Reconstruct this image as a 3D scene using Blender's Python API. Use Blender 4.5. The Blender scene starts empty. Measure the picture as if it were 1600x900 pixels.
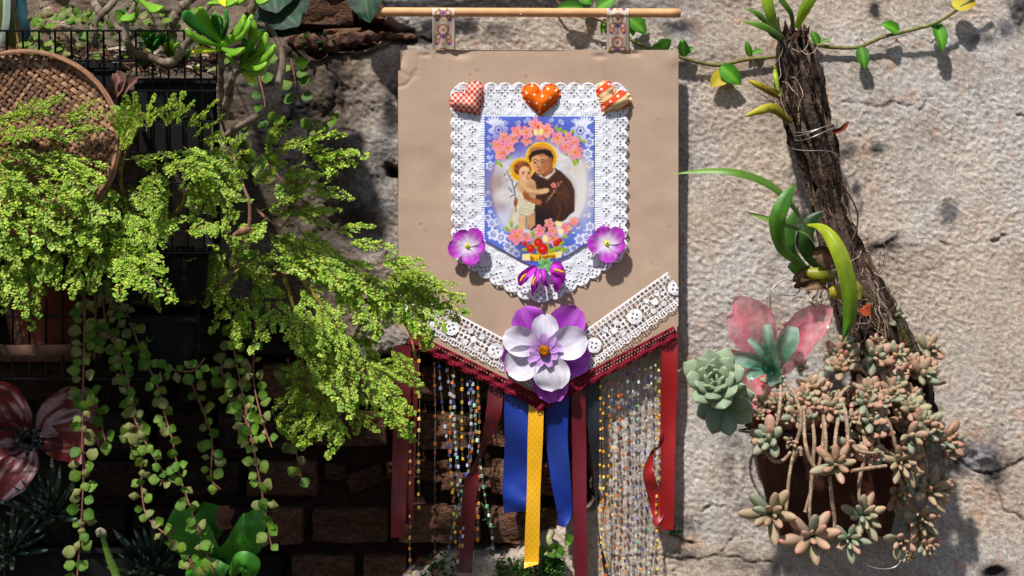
import bpy, math, random
import numpy as np
from mathutils import Vector, Matrix, Quaternion
sc = bpy.context.scene
C0 = sc.collection
random.seed(7); rng = np.random.RandomState(7)
PI = math.pi; R = math.radians

# ------------------------------------------------------------------ camera, sky, sun
CD, CH = 2.2, 1.5                       # camera distance from the wall, camera height
cd = bpy.data.cameras.new('camera'); cam = bpy.data.objects.new('camera', cd); C0.objects.link(cam)
cam.location = (0, -CD, CH); cam.rotation_euler = (PI/2, 0, 0)
cd.sensor_width = 36; cd.lens = 36*CD/1.6; cd.clip_start = 0.05; cd.clip_end = 500
sc.camera = cam
SUNV = Vector((0.55, 1.0, -1.6)).normalized()
w = bpy.data.worlds.new('World'); sc.world = w; w.use_nodes = True
nt = w.node_tree; sky = nt.nodes.new('ShaderNodeTexSky'); sky.sky_type = 'NISHITA'; sky.sun_disc = False
sky.sun_elevation = math.asin(-SUNV.z); sky.sun_rotation = math.atan2(-SUNV.x, -SUNV.y)
bg = nt.nodes['Background']; bg.inputs['Strength'].default_value = 0.068
nt.links.new(sky.outputs[0], bg.inputs['Color'])
sl = bpy.data.lights.new('sun', 'SUN'); sl.energy = 4.3; sl.angle = R(2.2); sl.color = (1.0, 0.965, 0.92)
so = bpy.data.objects.new('sun', sl); C0.objects.link(so); so.rotation_euler = SUNV.to_track_quat('-Z', 'Y').to_euler(); so.location = (-2, -4, 8)
sc.view_settings.view_transform = 'Standard'; sc.view_settings.look = 'None'
sc.view_settings.exposure = 0.3; sc.view_settings.gamma = 1.0

# ------------------------------------------------------------------ helpers
def lin1(c):
    c = c/255.0
    return c/12.92 if c <= 0.04045 else ((c+0.055)/1.055)**2.4
def K(r, g, b): return np.array([lin1(r), lin1(g), lin1(b)])
DOFF = [0.0]                            # extra distance in front of the wall for the deep plant rack
def P(px, py, d):                       # picture position + distance in front of the wall -> metres
    d = d+DOFF[0]
    s = (CD-d)/CD
    return Vector(((px-800)/1000*s, -d, CH+(450-py)/1000*s))
def Pn(X, Y, D):
    s = (CD-D)/CD
    return np.stack([(X-800)/1000*s, -D, CH+(450-Y)/1000*s], -1)
def mix(a, b, t): return a*(1-t)+b*t
def sst(e0, e1, x):
    t = np.clip((x-e0)/(e1-e0), 0, 1); return t*t*(3-2*t)
def hsh(ix, iy, s):
    v = np.sin(ix*127.1+iy*311.7+s*74.7)*43758.5453
    return v-np.floor(v)
def vn(x, y, s=0):
    ix, iy = np.floor(x), np.floor(y); fx, fy = x-ix, y-iy
    fx = fx*fx*(3-2*fx); fy = fy*fy*(3-2*fy)
    a, b, c, d = hsh(ix, iy, s), hsh(ix+1, iy, s), hsh(ix, iy+1, s), hsh(ix+1, iy+1, s)
    return (a*(1-fx)+b*fx)*(1-fy)+(c*(1-fx)+d*fx)*fy
def fbm(x, y, s=0, o=4):
    r = 0; a = 0.5; t = 0
    for i in range(o):
        r = r+a*vn(x*2**i, y*2**i, s+i*3.1); t += a; a *= 0.5
    return r/t
def segdist(X, Y, pts):
    d = np.full(X.shape, 1e9)
    for (x0, y0), (x1, y1) in zip(pts[:-1], pts[1:]):
        dx, dy = x1-x0, y1-y0; t = np.clip(((X-x0)*dx+(Y-y0)*dy)/(dx*dx+dy*dy+1e-9), 0, 1)
        d = np.minimum(d, np.hypot(X-x0-t*dx, Y-y0-t*dy))
    return d
def inpoly(X, Y, pts):
    r = np.zeros(X.shape, bool); n = len(pts); j = n-1
    for i in range(n):
        xi, yi = pts[i]; xj, yj = pts[j]
        if yi != yj:
            r ^= ((yi > Y) != (yj > Y)) & (X < (xj-xi)*(Y-yi)/(yj-yi)+xi)
        j = i
    return r
def sdpoly(X, Y, pts):                  # > 0 inside
    d = segdist(X, Y, list(pts)+[pts[0]]); return np.where(inpoly(X, Y, pts), d, -d)

# ------------------------------------------------------------------ materials
MATS = {}
def vmat(name, rough=0.6, spec=0.4, var=0.2, nscale=60, bump=0.3, bscale=300, bdist=0.001, transl=0.0, rand=0.0, metal=0.0, alpha=1.0, coat=0.0, base=None, wave=None, sheen=0.0):
    """colour attribute 'Col' (or one base colour) varied by procedural noise, plus relief"""
    if name in MATS: return MATS[name]
    m = bpy.data.materials.new(name); m.use_nodes = True; n = m.node_tree.nodes; l = m.node_tree.links
    b = n['Principled BSDF']; out = n['Material Output']
    tc = n.new('ShaderNodeTexCoord'); nz = n.new('ShaderNodeTexNoise'); nz.inputs['Scale'].default_value = nscale; nz.inputs['Detail'].default_value = 5
    l.new(tc.outputs['Object'], nz.inputs['Vector'])
    mr = n.new('ShaderNodeMapRange'); mr.inputs[1].default_value = 0.3; mr.inputs[2].default_value = 0.7
    mr.inputs[3].default_value = 1-var; mr.inputs[4].default_value = 1+var
    l.new(nz.outputs[0], mr.inputs[0])
    val = mr.outputs[0]
    if rand:
        oi = n.new('ShaderNodeObjectInfo'); m2 = n.new('ShaderNodeMapRange'); m2.inputs[3].default_value = 1-rand; m2.inputs[4].default_value = 1+rand
        l.new(oi.outputs['Random'], m2.inputs[0]); mm = n.new('ShaderNodeMath'); mm.operation = 'MULTIPLY'
        l.new(val, mm.inputs[0]); l.new(m2.outputs[0], mm.inputs[1]); val = mm.outputs[0]
    vm = n.new('ShaderNodeVectorMath'); vm.operation = 'SCALE'
    if base is None:
        at = n.new('ShaderNodeAttribute'); at.attribute_name = 'Col'; l.new(at.outputs['Color'], vm.inputs[0])
    else:
        vm.inputs[0].default_value = tuple(base)
    l.new(val, vm.inputs['Scale']); col = vm.outputs[0]
    l.new(col, b.inputs['Base Color'])
    b.inputs['Roughness'].default_value = rough; b.inputs['Specular IOR Level'].default_value = spec
    b.inputs['Metallic'].default_value = metal; b.inputs['Coat Weight'].default_value = coat; b.inputs['Sheen Weight'].default_value = sheen
    if bump:
        nb = n.new('ShaderNodeTexNoise'); nb.inputs['Scale'].default_value = bscale; nb.inputs['Detail'].default_value = 4
        l.new(tc.outputs['Object'], nb.inputs['Vector']); h = nb.outputs[0]
        if wave:
            wv = n.new('ShaderNodeTexWave'); wv.bands_direction = wave[0]; wv.inputs['Scale'].default_value = wave[1]; wv.inputs['Distortion'].default_value = wave[2]; wv.inputs['Detail'].default_value = 2
            l.new(tc.outputs['Object'], wv.inputs['Vector'])
            ad = n.new('ShaderNodeMath'); ad.operation = 'ADD'; l.new(h, ad.inputs[0]); l.new(wv.outputs[1], ad.inputs[1]); h = ad.outputs[0]
        bp = n.new('ShaderNodeBump'); bp.inputs['Strength'].default_value = bump; bp.inputs['Distance'].default_value = bdist
        l.new(h, bp.inputs['Height']); l.new(bp.outputs[0], b.inputs['Normal'])
    last = b.outputs[0]
    if transl:
        tr = n.new('ShaderNodeBsdfTranslucent'); l.new(col, tr.inputs[0]); mx = n.new('ShaderNodeMixShader'); mx.inputs[0].default_value = transl
        l.new(last, mx.inputs[1]); l.new(tr.outputs[0], mx.inputs[2]); last = mx.outputs[0]
    if alpha < 1:
        ta = n.new('ShaderNodeBsdfTransparent'); mx = n.new('ShaderNodeMixShader'); mx.inputs[0].default_value = alpha
        l.new(ta.outputs[0], mx.inputs[1]); l.new(last, mx.inputs[2]); last = mx.outputs[0]
    l.new(last, out.inputs[0]); MATS[name] = m
    return m
M_PLASTER = vmat('rough_plaster', 0.95, 0.1, 0.3, 420, 0.8, 620, 0.0022)
M_BRICK = vmat('old_brick', 0.95, 0.1, 0.4, 60, 1.0, 160, 0.004, rand=0.3)
M_BRICKS = vmat('brick_face', 0.95, 0.1, 0.5, 5, 1.0, 11, 0.006, rand=0.35)
M_CARD = vmat('cardboard', 0.85, 0.15, 0.05, 30, 0.14, 700, 0.0005, wave=('Z', 240, 0.8))
M_FABRIC = vmat('white_cotton', 0.9, 0.1, 0.05, 200, 0.5, 900, 0.0006, transl=0.1)
M_THREAD = vmat('cotton_thread', 0.9, 0.1, 0.08, 700, 0.5, 1500, 0.0006)
M_PRINT = vmat('printed_paper', 0.35, 0.4, 0.02, 100, 0.0)
M_FELT = vmat('printed_cotton', 0.85, 0.15, 0.06, 300, 0.5, 1200, 0.0006)
M_PETAL = vmat('silk_petal', 0.6, 0.25, 0.06, 120, 0.4, 400, 0.0007, transl=0.2)
M_SATIN = vmat('satin_ribbon', 0.34, 0.5, 0.06, 40, 0.15, 900, 0.0004, sheen=0.15, wave=('Z', 900, 0.2))
M_WOOD = vmat('pale_dowel', 0.55, 0.3, 0.12, 60, 0.2, 300, 0.0003)
M_BEAD = vmat('glass_bead', 0.18, 0.9, 0.15, 300, 0.0, coat=0.4)
M_STRAND = vmat('bead_thread', 0.35, 0.7, 0.1, 200, 0.0)
M_LEAF = vmat('green_leaf', 0.5, 0.3, 0.18, 90, 0.3, 220, 0.001, transl=0.22, rand=0.22)
M_GLOSSY = vmat('fleshy_leaf', 0.42, 0.35, 0.25, 45, 0.3, 140, 0.0012, transl=0.12, rand=0.12)
M_FERN = vmat('tiny_leaves', 0.5, 0.35, 0.22, 90, 0.0, transl=0.28, rand=0.16)
M_SUCC = vmat('waxy_succulent', 0.5, 0.35, 0.22, 130, 0.35, 300, 0.0008, rand=0.12)
M_BARK = vmat('bark', 0.95, 0.1, 0.45, 110, 1.0, 260, 0.004)
M_STEM = vmat('plant_stem', 0.75, 0.2, 0.35, 160, 0.6, 300, 0.0015)
M_WIRE = vmat('black_coated_wire', 0.4, 0.5, 0.1, 100, 0.2, 300, 0.0003, base=K(28, 30, 33))
M_STEEL = vmat('thin_steel_wire', 0.35, 0.6, 0.1, 100, 0.0, base=K(170, 165, 160), metal=0.6)
M_BLACK = vmat('black_plastic', 0.65, 0.2, 0.4, 30, 0.3, 90, 0.001, base=K(13, 13, 14))
M_CLAY = vmat('terracotta', 0.85, 0.2, 0.3, 25, 0.6, 150, 0.002)
M_BAMBOO = vmat('bamboo_strip', 0.6, 0.3, 0.3, 120, 0.4, 300, 0.0006)
M_SOIL = vmat('soil', 1.0, 0.05, 0.5, 120, 1.0, 200, 0.006)
M_LITTER = vmat('dry_litter', 0.9, 0.1, 0.3, 120, 0.5, 300, 0.001)
M_PLASTIC = vmat('tinted_bottle_plastic', 0.14, 0.6, 0.3, 90, 0.35, 60, 0.002, transl=0.3, alpha=0.86, coat=0.5)
M_PAINT = vmat('painted_tin', 0.45, 0.4, 0.25, 120, 0.5, 120, 0.001)
M_GROUND = vmat('dark_ground', 0.95, 0.1, 0.4, 6, 0.8, 60, 0.01, base=K(70, 62, 52))

# ------------------------------------------------------------------ mesh building
class MB:
    def __init__(s): s.v = []; s.f = []; s.c = []; s.n = 0
    def add(s, v, f, c):
        v = np.asarray(v, float).reshape(-1, 3); c = np.asarray(c, float)
        if c.ndim == 1: c = np.tile(c, (len(v), 1))
        s.v.append(v); s.c.append(c.reshape(-1, 3)); s.f.append(np.asarray(f, int)+s.n); s.n += len(v)
        return s
    def mesh(s, name, mat, smooth=True):
        v = np.concatenate(s.v); c = np.concatenate(s.c)
        fs = [f for f in s.f if len(f)]
        me = bpy.data.meshes.new(name)
        me.vertices.add(len(v)); me.vertices.foreach_set('co', v.ravel())
        cnt = np.concatenate([np.full(len(f), f.shape[1]) for f in fs]); loops = np.concatenate([f.ravel() for f in fs])
        me.loops.add(len(loops)); me.loops.foreach_set('vertex_index', loops)
        me.polygons.add(len(cnt)); st = np.concatenate([[0], np.cumsum(cnt)[:-1]]); me.polygons.foreach_set('loop_start', st)
        try: me.polygons.foreach_set('loop_total', cnt)
        except Exception: pass
        me.polygons.foreach_set('use_smooth', np.full(len(cnt), smooth))
        a = me.color_attributes.new('Col', 'FLOAT_COLOR', 'POINT')
        a.data.foreach_set('color', np.concatenate([c, np.ones((len(c), 1))], 1).ravel())
        me.materials.append(mat); me.update(calc_edges=True); me.validate()
        return me
def tag(o, label=None, cat=None, group=None, kind=None):
    if label: o['label'] = label
    if cat: o['category'] = cat
    if group: o['group'] = group
    if kind: o['kind'] = kind
    return o
def thing(name, label, cat, loc, group=None):
    o = bpy.data.objects.new(name, None); C0.objects.link(o); o.location = loc; o.empty_display_size = 0.02
    o['_t'] = 0; del o['_t']
    return tag(o, label, cat, group)
def place(name, me, parent=None, mat4=None, kind=None, label=None):
    """mat4 is a world matrix when the parent is a thing, a local one when it is a part"""
    o = bpy.data.objects.new(name, me); C0.objects.link(o)
    if parent is not None:
        o.parent = parent
        if parent.type == 'EMPTY': o.matrix_parent_inverse = Matrix.Translation(parent.location).inverted()
    if mat4 is not None: o.matrix_basis = mat4
    return tag(o, label, None, None, kind)
def part(name, mb, mat, parent, kind=None, label=None, smooth=True): return place(name, mb.mesh(name, mat, smooth), parent, None, kind, label)
def solo(name, mb, mat, label, cat, group=None, kind=None, smooth=True):
    v = np.concatenate(mb.v); o0 = np.array([v[:, 0].mean(), v[:, 1].mean(), v[:, 2].min()])
    mb.v = [q-o0 for q in mb.v]; o = place(name, mb.mesh(name, mat, smooth)); o.location = tuple(o0)
    return tag(o, label, cat, group, kind)
def cat_rom(pts, n):
    p = np.asarray([list(q) for q in pts], float)
    if len(p) == 2: t = np.linspace(0, 1, n)[:, None]; return p[0]*(1-t)+p[1]*t
    q = np.vstack([2*p[0]-p[1], p, 2*p[-1]-p[-2]]); out = []
    for s in np.linspace(0, len(p)-1-1e-9, n):
        i = int(s); t = s-i; a, b, c, d = q[i], q[i+1], q[i+2], q[i+3]
        out.append(0.5*(2*b+(c-a)*t+(2*a-5*b+4*c-d)*t*t+(3*b-a-3*c+d)*t**3))
    return np.array(out)
def interp(ws, t): return np.interp(t, np.linspace(0, 1, len(ws)), ws)
def nrmz(a): return a/(np.linalg.norm(a, axis=-1, keepdims=True)+1e-12)
def gridf(n, m, wrap=False):
    i = np.arange(n-1)[:, None]; j = np.arange(m if wrap else m-1)[None]
    a = i*m+j; b = i*m+(j+1) % m
    return np.stack([a, b, b+m, a+m], -1).reshape(-1, 4)
def colarr(colf, T, V):
    if callable(colf): return np.asarray(colf(T, V)).reshape(-1, 3)
    return np.tile(np.asarray(colf, float), (T.size, 1))
def tube(mb, pts, rad, sides=6, n=None, col=(0.1, 0.1, 0.1), jit=0, smoothp=True, flat=1.0):
    n = n or max(2, len(pts)*4 if len(pts) > 2 else 2)
    p = cat_rom(pts, n) if smoothp else np.asarray([list(q) for q in pts], float); n = len(p)
    t = np.linspace(0, 1, n); r = interp(np.atleast_1d(rad), t) if np.ndim(rad) else np.full(n, rad)
    T = nrmz(np.gradient(p, axis=0)); up = np.array([0.31, -0.8, 0.51]); up = up/np.linalg.norm(up)
    S = nrmz(np.cross(T, up)); N = np.cross(S, T); a = np.linspace(0, 2*PI, sides, endpoint=False)
    rr = r[:, None]*np.ones(sides)[None]
    if jit: rr = rr*(1+jit*(vn(t[:, None]*n*0.7+0*a[None], np.cos(a)[None]*1.5+3+0*t[:, None], n)+vn(t[:, None]*n*0.3, np.sin(a)[None]*1.5+9, n+1)-1))
    v = p[:, None]+rr[..., None]*(np.cos(a)[None, :, None]*S[:, None]+flat*np.sin(a)[None, :, None]*N[:, None])
    T2, V2 = np.meshgrid(t, a/(2*PI), indexing='ij')
    f = gridf(n, sides, True); mb.add(v, f, colarr(col, T2, V2))
    k = mb.n
    for idx in (0, n-1):
        b0 = k-n*sides+idx*sides; c = mb.n
        mb.add([p[idx]], np.array([[b0+i-c, b0+(i+1) % sides-c, 0] for i in range(sides)]), colarr(col, np.array([t[idx]]), np.array([0.0])))
    return mb
def blade(mb, pts, ws, nrm=(0, -1, 0), cup=0.0, fold=0.0, ruf=0.0, rfreq=3, col=(0.1, 0.2, 0.05), n=14, nv=7, twist=0.0, vein=0.0, seed=0):
    p = cat_rom(pts, n); t = np.linspace(0, 1, n); wd = interp(ws, t); wd[wd < 1e-5] = 1e-5
    T = nrmz(np.gradient(p, axis=0)); N0 = np.asarray(nrm, float); N0 = np.tile(N0, (n, 1)) if N0.ndim == 1 else N0
    S = nrmz(np.cross(T, N0)); N = nrmz(np.cross(S, T))
    if np.any(twist):
        tw = interp(np.atleast_1d(twist), t)[:, None] if np.ndim(twist) else (t*twist)[:, None]
        S, N = S*np.cos(tw)+N*np.sin(tw), N*np.cos(tw)-S*np.sin(tw)
    v = np.linspace(-1, 1, nv); TT, VV = np.meshgrid(t, v, indexing='ij')
    off = cup*VV**2+fold*np.abs(VV)+ruf*np.sin(TT*rfreq*2*PI+VV*2+seed)*np.abs(VV)*TT-vein*np.exp(-(VV*6)**2)
    q = p[:, None]+S[:, None]*(wd[:, None]*VV)[..., None]+N[:, None]*(wd[:, None]*off)[..., None]
    mb.add(q, gridf(n, nv), colarr(col, TT, VV)); return mb
def fat(mb, pts, ws, th=0.6, nrm=(0, -1, 0), sides=8, n=9, col=(0.1, 0.2, 0.05), cup=0.0):
    p = cat_rom(pts, n); t = np.linspace(0, 1, n); wd = interp(ws, t); wd[wd < 1e-5] = 1e-5
    T = nrmz(np.gradient(p, axis=0)); N0 = np.tile(np.asarray(nrm, float), (n, 1)); S = nrmz(np.cross(T, N0)); N = nrmz(np.cross(S, T))
    a = np.linspace(0, 2*PI, sides, endpoint=False); TT, AA = np.meshgrid(t, a, indexing='ij')
    h = wd*interp(np.atleast_1d(th), t) if np.ndim(th) else wd*th
    q = p[:, None]+S[:, None]*(wd[:, None]*np.cos(AA))[..., None]+N[:, None]*(h[:, None]*np.sin(AA)+cup*wd[:, None]*np.cos(AA)**2)[..., None]
    mb.add(q, gridf(n, sides, True), colarr(col, TT, np.cos(AA))); return mb
def sheet(X, Y, D, mask, col, mb=None):
    """raster sheet of picture-space arrays X, Y with depth D; cells with all corners in mask are kept"""
    mb = mb or MB(); n, m = X.shape; f = gridf(n, m); mk = mask.ravel(); f = f[mk[f].all(1)]
    f = f[:, ::-1]
    used = np.zeros(n*m, bool); used[f.ravel()] = True; idx = np.cumsum(used)-1
    v = Pn(X, Y, D).reshape(-1, 3)[used]; c = np.broadcast_to(col, X.shape+(3,)).reshape(-1, 3)[used]
    return mb.add(v, idx[f], c)
def box(mb, c, h, col=(0.1, 0.1, 0.1), rot=None):
    v = np.array([[x, y, z] for x in (-1, 1) for y in (-1, 1) for z in (-1, 1)], float)*np.asarray(h)
    if rot is not None: v = v@np.array(rot).T
    f = np.array([[0, 1, 3, 2], [4, 6, 7, 5], [0, 4, 5, 1], [2, 3, 7, 6], [0, 2, 6, 4], [1, 5, 7, 3]])
    return mb.add(v+np.asarray(c), f, col)
def pp(l, d=None): return [P(a[0], a[1], a[2] if len(a) > 2 else d) for a in l]
def lathe(mb, c, prof, seg=40, col=(0.3, 0.1, 0.05), ax=(1, 1), wob=0.0):
    a = np.linspace(0, 2*PI, seg, endpoint=False); pr = np.asarray(prof, float)
    rr = pr[:, 0][:, None]*(1+wob*np.sin(a*3+1)[None])
    v = np.stack([c[0]+rr*np.cos(a)*ax[0], c[1]+rr*np.sin(a)*ax[1], c[2]+pr[:, 1][:, None]+0*a[None]], -1)
    TT, AA = np.meshgrid(np.linspace(0, 1, len(pr)), a, indexing='ij')
    return mb.add(v, gridf(len(pr), seg, True), colarr(col, TT, AA))
def basis(c, x, z):
    """matrix with local +X along x and +Z close to z, both with length |x|"""
    x = Vector(x); L = x.length; X = x.normalized(); Z = Vector(z); Z = (Z-X*Z.dot(X)).normalized(); Y = Z.cross(X)
    m = Matrix((X*L, Y*L, Z*L)).transposed().to_4x4(); m.translation = Vector(c); return m
rnd = random.uniform
# ================================================================== SETTING: ground and wall
g = MB(); g.add([[-60, -60, 0], [60, -60, 0], [60, 60, 0], [-60, 60, 0]], np.array([[0, 1, 2, 3]]), K(70, 62, 52))
tag(part('ground', g, M_GROUND, None), kind='structure')

wall = thing('rough_wall', 'rough beige cement wall, cracked, with bare brick showing at the lower left', 'wall', (0, 0.05, 0))
def spans(lst): return np.concatenate([np.arange(a, b, s) for a, b, s in lst]+[[lst[-1][1]]])
xs = spans([(-4, -1.1, 0.12), (-1.1, -0.36, 0.008), (-0.36, 0.83, 0.0021), (0.83, 1.1, 0.01), (1.1, 4, 0.12)])
zs = spans([(-1.56, -0.6, 0.12), (-0.6, -0.46, 0.008), (-0.46, 0.46, 0.0021), (0.46, 0.7, 0.01), (0.7, 1.6, 0.12)])
XX, ZZ = np.meshgrid(xs, zs, indexing='ij'); X = XX*1000+800; Y = 450-ZZ*1000      # picture units on the wall plane
wob = (fbm(X/60, Y/60, 3)-0.5)*70+(fbm(X/14, Y/14, 4)-0.5)*22
HOLE1 = [(-3300, 470), (120, 470), (420, 480), (560, 560), (640, 535), (760, 560), (905, 590), (925, 700), (932, 790), (880, 820), (800, 868), (700, 872), (640, 905), (560, 960), (-3300, 1000)]
HOLE2 = [(440, -60), (585, -60), (600, 25), (640, 48), (560, 78), (475, 92), (440, 60)]
HOLE3 = [(592, 235), (606, 250), (628, 262), (632, 282), (604, 276), (596, 262)]
sd = np.maximum(np.maximum(sdpoly(X, Y, HOLE1), sdpoly(X, Y, HOLE2)), sdpoly(X, Y, HOLE3)+2)+wob*0.45*(X < 1040)
hole = sst(-4, 12, sd)
rug = sst(640, 520, X+(fbm(X/50, Y/50, 9)-0.5)*80)                              # rugged crumbling render on the left
Xr, Yr = X*0.8+Y*0.6, -X*0.6+Y*0.8
fine_ = (vn(Xr/5.6, Yr/4.2, 1)-0.5)*2.2+(vn(Xr/3.7, Yr/3.0, 2)-0.5)*3.4; grain = fine_*.8+(vn(X/17, Y/15, 5)-0.5)*.3
grain += np.maximum(vn(X/7, Y/7, 12)-0.75, 0)*4-np.maximum(vn(X/6, Y/5, 13)-0.95, 0)*6
big = (fbm(X/190, Y/190, 6, 2)-0.5)*14
smoothp = sst(0.5, 0.66, fbm(X/130, Y/110, 31, 3))*(X > 1060)
h = grain*(1-0.45*smoothp)+big+rug*((fbm(X/60, Y/60, 7, 3)-0.5)*40+(fbm(X/16, Y/16, 8)-0.5)*8)
CRACKS = [([(1316, 163), (1350, 160), (1372, 165), (1400, 159), (1436, 170), (1448, 160), (1458, 152)], 1.6),
          ([(1348, 398), (1366, 392), (1384, 382), (1402, 370)], 4.5), ([(1560, 738), (1578, 726), (1600, 718)], 3),
          ([(1548, 740), (1562, 772), (1574, 800), (1600, 812)], 2), ([(1500, 722), (1530, 735), (1552, 745)], 3),
          ([(940, 862), (985, 872), (1030, 866), (1062, 873), (1130, 868), (1210, 880)], 1.8), ([(1128, 858), (1140, 842), (1150, 832)], 1.6),
          ([(1095, 800), (1106, 792), (1112, 786)], 2.2), ([(1048, 835), (1066, 843), (1082, 850)], 4),
          ([(1530, 150), (1540, 165), (1548, 180)], 1.4), ([(1590, 183), (1612, 183)], 2), ([(1474, 378), (1480, 385)], 2.6), ([(1556, 374), (1568, 368), (1574, 372)], 2.8),
          ([(512, 105), (530, 130), (520, 160), (505, 180)], 3), ([(470, 95), (505, 80), (560, 88), (600, 70), (690, 60)], 3), ([(1448, 205), (1456, 220)], 1.5),
          ([(925, 640), (950, 655), (1000, 650)], 1.5), ([(1170, 0), (1180, 20)], 1.5)]
crk = np.zeros(X.shape)
for pts, wd in CRACKS:
    dd = segdist(X+(vn(X/12, Y/12, 21)-0.5)*9, Y+(vn(X/12, Y/12, 22)-0.5)*9, pts); crk = np.maximum(crk, np.exp(-(dd/wd)**2)*min(1, wd/2.4))
h -= crk*4
pit = ((X-1555)/14)**2+((Y-896)/9)**2; h -= np.exp(-pit**2)*14
rim = np.exp(-((sd+3)/9)**2)*(X > 560); h -= rim*4
Dp = (h/1000)*(1-hole)+hole*(-0.052+(fbm(X/18, Y/18, 14)-0.5)*0.012)
# colour: pale sand render, greyer and whiter patches, mould, dirt and other dark patches
n1, n2, n3 = fbm(X/170, Y/150, 41, 4), fbm(X/60, Y/50, 42, 4), vn(X/5, Y/4, 43)
cA, cB, cC = K(198, 181, 164), K(196, 188, 180), K(173, 155, 140)
col = mix(cA, cB, sst(0.4, 0.65, n1)[..., None]); col = mix(col, cC, (sst(0.48, 0.7, n2)*0.6)[..., None])
col = mix(col, K(196, 140, 100), (sst(0.66, 0.8, fbm(X/34, Y/34, 44, 4))*0.35)[..., None])
col = col*(0.9+0.16*n3+0.13*np.clip(fine_, -2, 2))[..., None]*0.94
col = mix(col, K(106, 90, 72)*(0.75+0.3*n3+.18*np.clip(fine_, -2, 2))[..., None], (rug*0.85)[..., None])
st = np.zeros(X.shape)
for sx, sy, rx, ry, a in [(1368, 14, 9, 11, .8), (1370, 22, 7, 6, .7), (1592, 10, 14, 34, .9), (1572, 45, 14, 14, .8), (1540, 60, 30, 9, .5), (1483, 332, 13, 16, .9), (1370, 232, 12, 7, .7), (1338, 295, 7, 12, .7),
                          (1520, 715, 55, 22, .75), (1553, 735, 18, 26, .7), (1385, 383, 24, 9, .6), (1062, 42, 26, 14, .6), (1076, 260, 12, 22, .3), (560, 330, 70, 44, .5), (600, 250, 34, 60, .35), (612, 170, 22, 60, .6), (520, 260, 60, 60, .4),
                          (440, 200, 55, 110, .9), (655, 56, 52, 13, 1.0), (700, 42, 60, 14, .8), (800, 5, 200, 12, .8), (600, 10, 90, 12, .8), (520, 115, 22, 50, .55), (505, 385, 60, 44, .35), (1075, 820, 22, 14, .4), (1070, 870, 20, 12, .5),
                          (1555, 896, 22, 12, 1.), (1148, 712, 24, 55, .35), (560, 440, 60, 30, .4), (1420, 760, 60, 90, .25), (760, 45, 50, 18, .45), (1180, 880, 60, 14, .35)]:
    q = ((X-sx)/rx)**2+((Y-sy)/ry)**2; st = np.maximum(st, a*np.exp(-q*0.8))
st = np.clip(st*1.7*sst(0.25, 0.62, fbm(X/16, Y/16, 51, 4)+st*0.35), 0, 0.93)
col = mix(col, K(34, 34, 37)*(0.7+0.7*n3)[..., None], st[..., None])
for sx, sy, rx, ry, a, cc in [(1515, 712, 32, 18, .7, K(205, 205, 215)), (1475, 800, 24, 50, .55, K(205, 202, 205)), (1070, 56, 20, 12, .4, K(150, 155, 165)), (1575, 90, 60, 80, .3, K(205, 203, 202)), (1495, 398, 12, 5, .8, K(200, 120, 70)), (1582, 245, 8, 6, .7, K(205, 140, 100)), (1530, 360, 5, 9, .6, K(200, 140, 100)), (1570, 300, 200, 120, .25, K(212, 208, 205))]:
    q = ((X-sx)/rx)**2+((Y-sy)/ry)**2; col = mix(col, cc, (a*np.exp(-q)*sst(0.3, 0.6, fbm(X/12, Y/12, 52, 3)))[..., None])
col = mix(col, K(45, 38, 32), (crk*0.75)[..., None]); col = mix(col, K(52, 38, 30)*(0.5+n3)[..., None], hole[..., None])
pl = MB(); vv = np.stack([XX, -Dp, CH+ZZ], -1); pl.add(vv, gridf(*X.shape)[:, ::-1], col.reshape(-1, 3)); part('plaster', pl, M_PLASTER, wall)
bk = MB(); box(bk, (0, 0.17, 1.55), (4, 0.1, 1.54), K(80, 60, 50)); part('wall_core', bk, M_BRICK, wall)

def brick_mesh(seed, c1=(124, 82, 60), c2=(100, 80, 66)):
    mb = MB(); n = 9; u = np.linspace(-1, 1, n)
    for ax, sg in ((1, -1), (0, -1), (0, 1), (2, -1), (2, 1)):
        A, B = np.meshgrid(u, u, indexing='ij'); q = np.zeros((n, n, 3)); o = [i for i in range(3) if i != ax]
        q[..., ax] = sg; q[..., o[0]] = A; q[..., o[1]] = B
        r = np.array([.1, .25, .16]); e = np.abs(q); k = np.clip((e-(1-r))/r, 0, 1); ln = np.sqrt((k**2).sum(-1, keepdims=True)); s = np.sign(q)
        q = np.where(e > 1-r, s*((1-r)+r*k/np.maximum(ln, 1)), q)
        ns = fbm(q[..., 0]*3+seed*9, q[..., 2]*3+q[..., 1]*2+50, seed, 3)-0.5; q[..., 1] += ns*0.9; q[..., 2] += ns*0.2; q[..., 0] += ns*0.1
        c = mix(K(*c1), K(*c2), (fbm(q[..., 0]*4+7, q[..., 2]*2, seed+5, 3)[..., None]))
        f = gridf(n, n); mb.add(q, f, c)
    return mb.mesh('brick', M_BRICKS)
BR = [brick_mesh(i) for i in range(5)]; BRD = [brick_mesh(i+9, (64, 46, 38), (44, 42, 34)) for i in range(4)]   # clean bricks; darker bricks with the shade behind the plants put into their colour
def put_brick(px, py, wpx, hpx, d=-0.012, rot=0):
    c = P(px, py, d); s = 0.9985
    m = Matrix.Translation(Vector((c.x, -d+0.03, c.z)))@Matrix.Rotation(rot, 4, 'Y')@Matrix.Diagonal((wpx/2000, 0.03, hpx/2000, 1))
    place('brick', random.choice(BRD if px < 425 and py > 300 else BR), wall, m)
rows = {898: [-20, 130, 290, 448, 560, 640, 830], 822: [-60, 60, 200, 330, 410, 478, 613, 758, 880], 747: [-20, 120, 250, 380, 500, 640, 760, 905], 672: [-40, 90, 236, 330, 475, 612, 648, 748, 860, 930], 598: [-20, 140, 270, 400, 520, 650, 800, 920], 524: [-40, 100, 230, 360, 480]}
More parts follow.
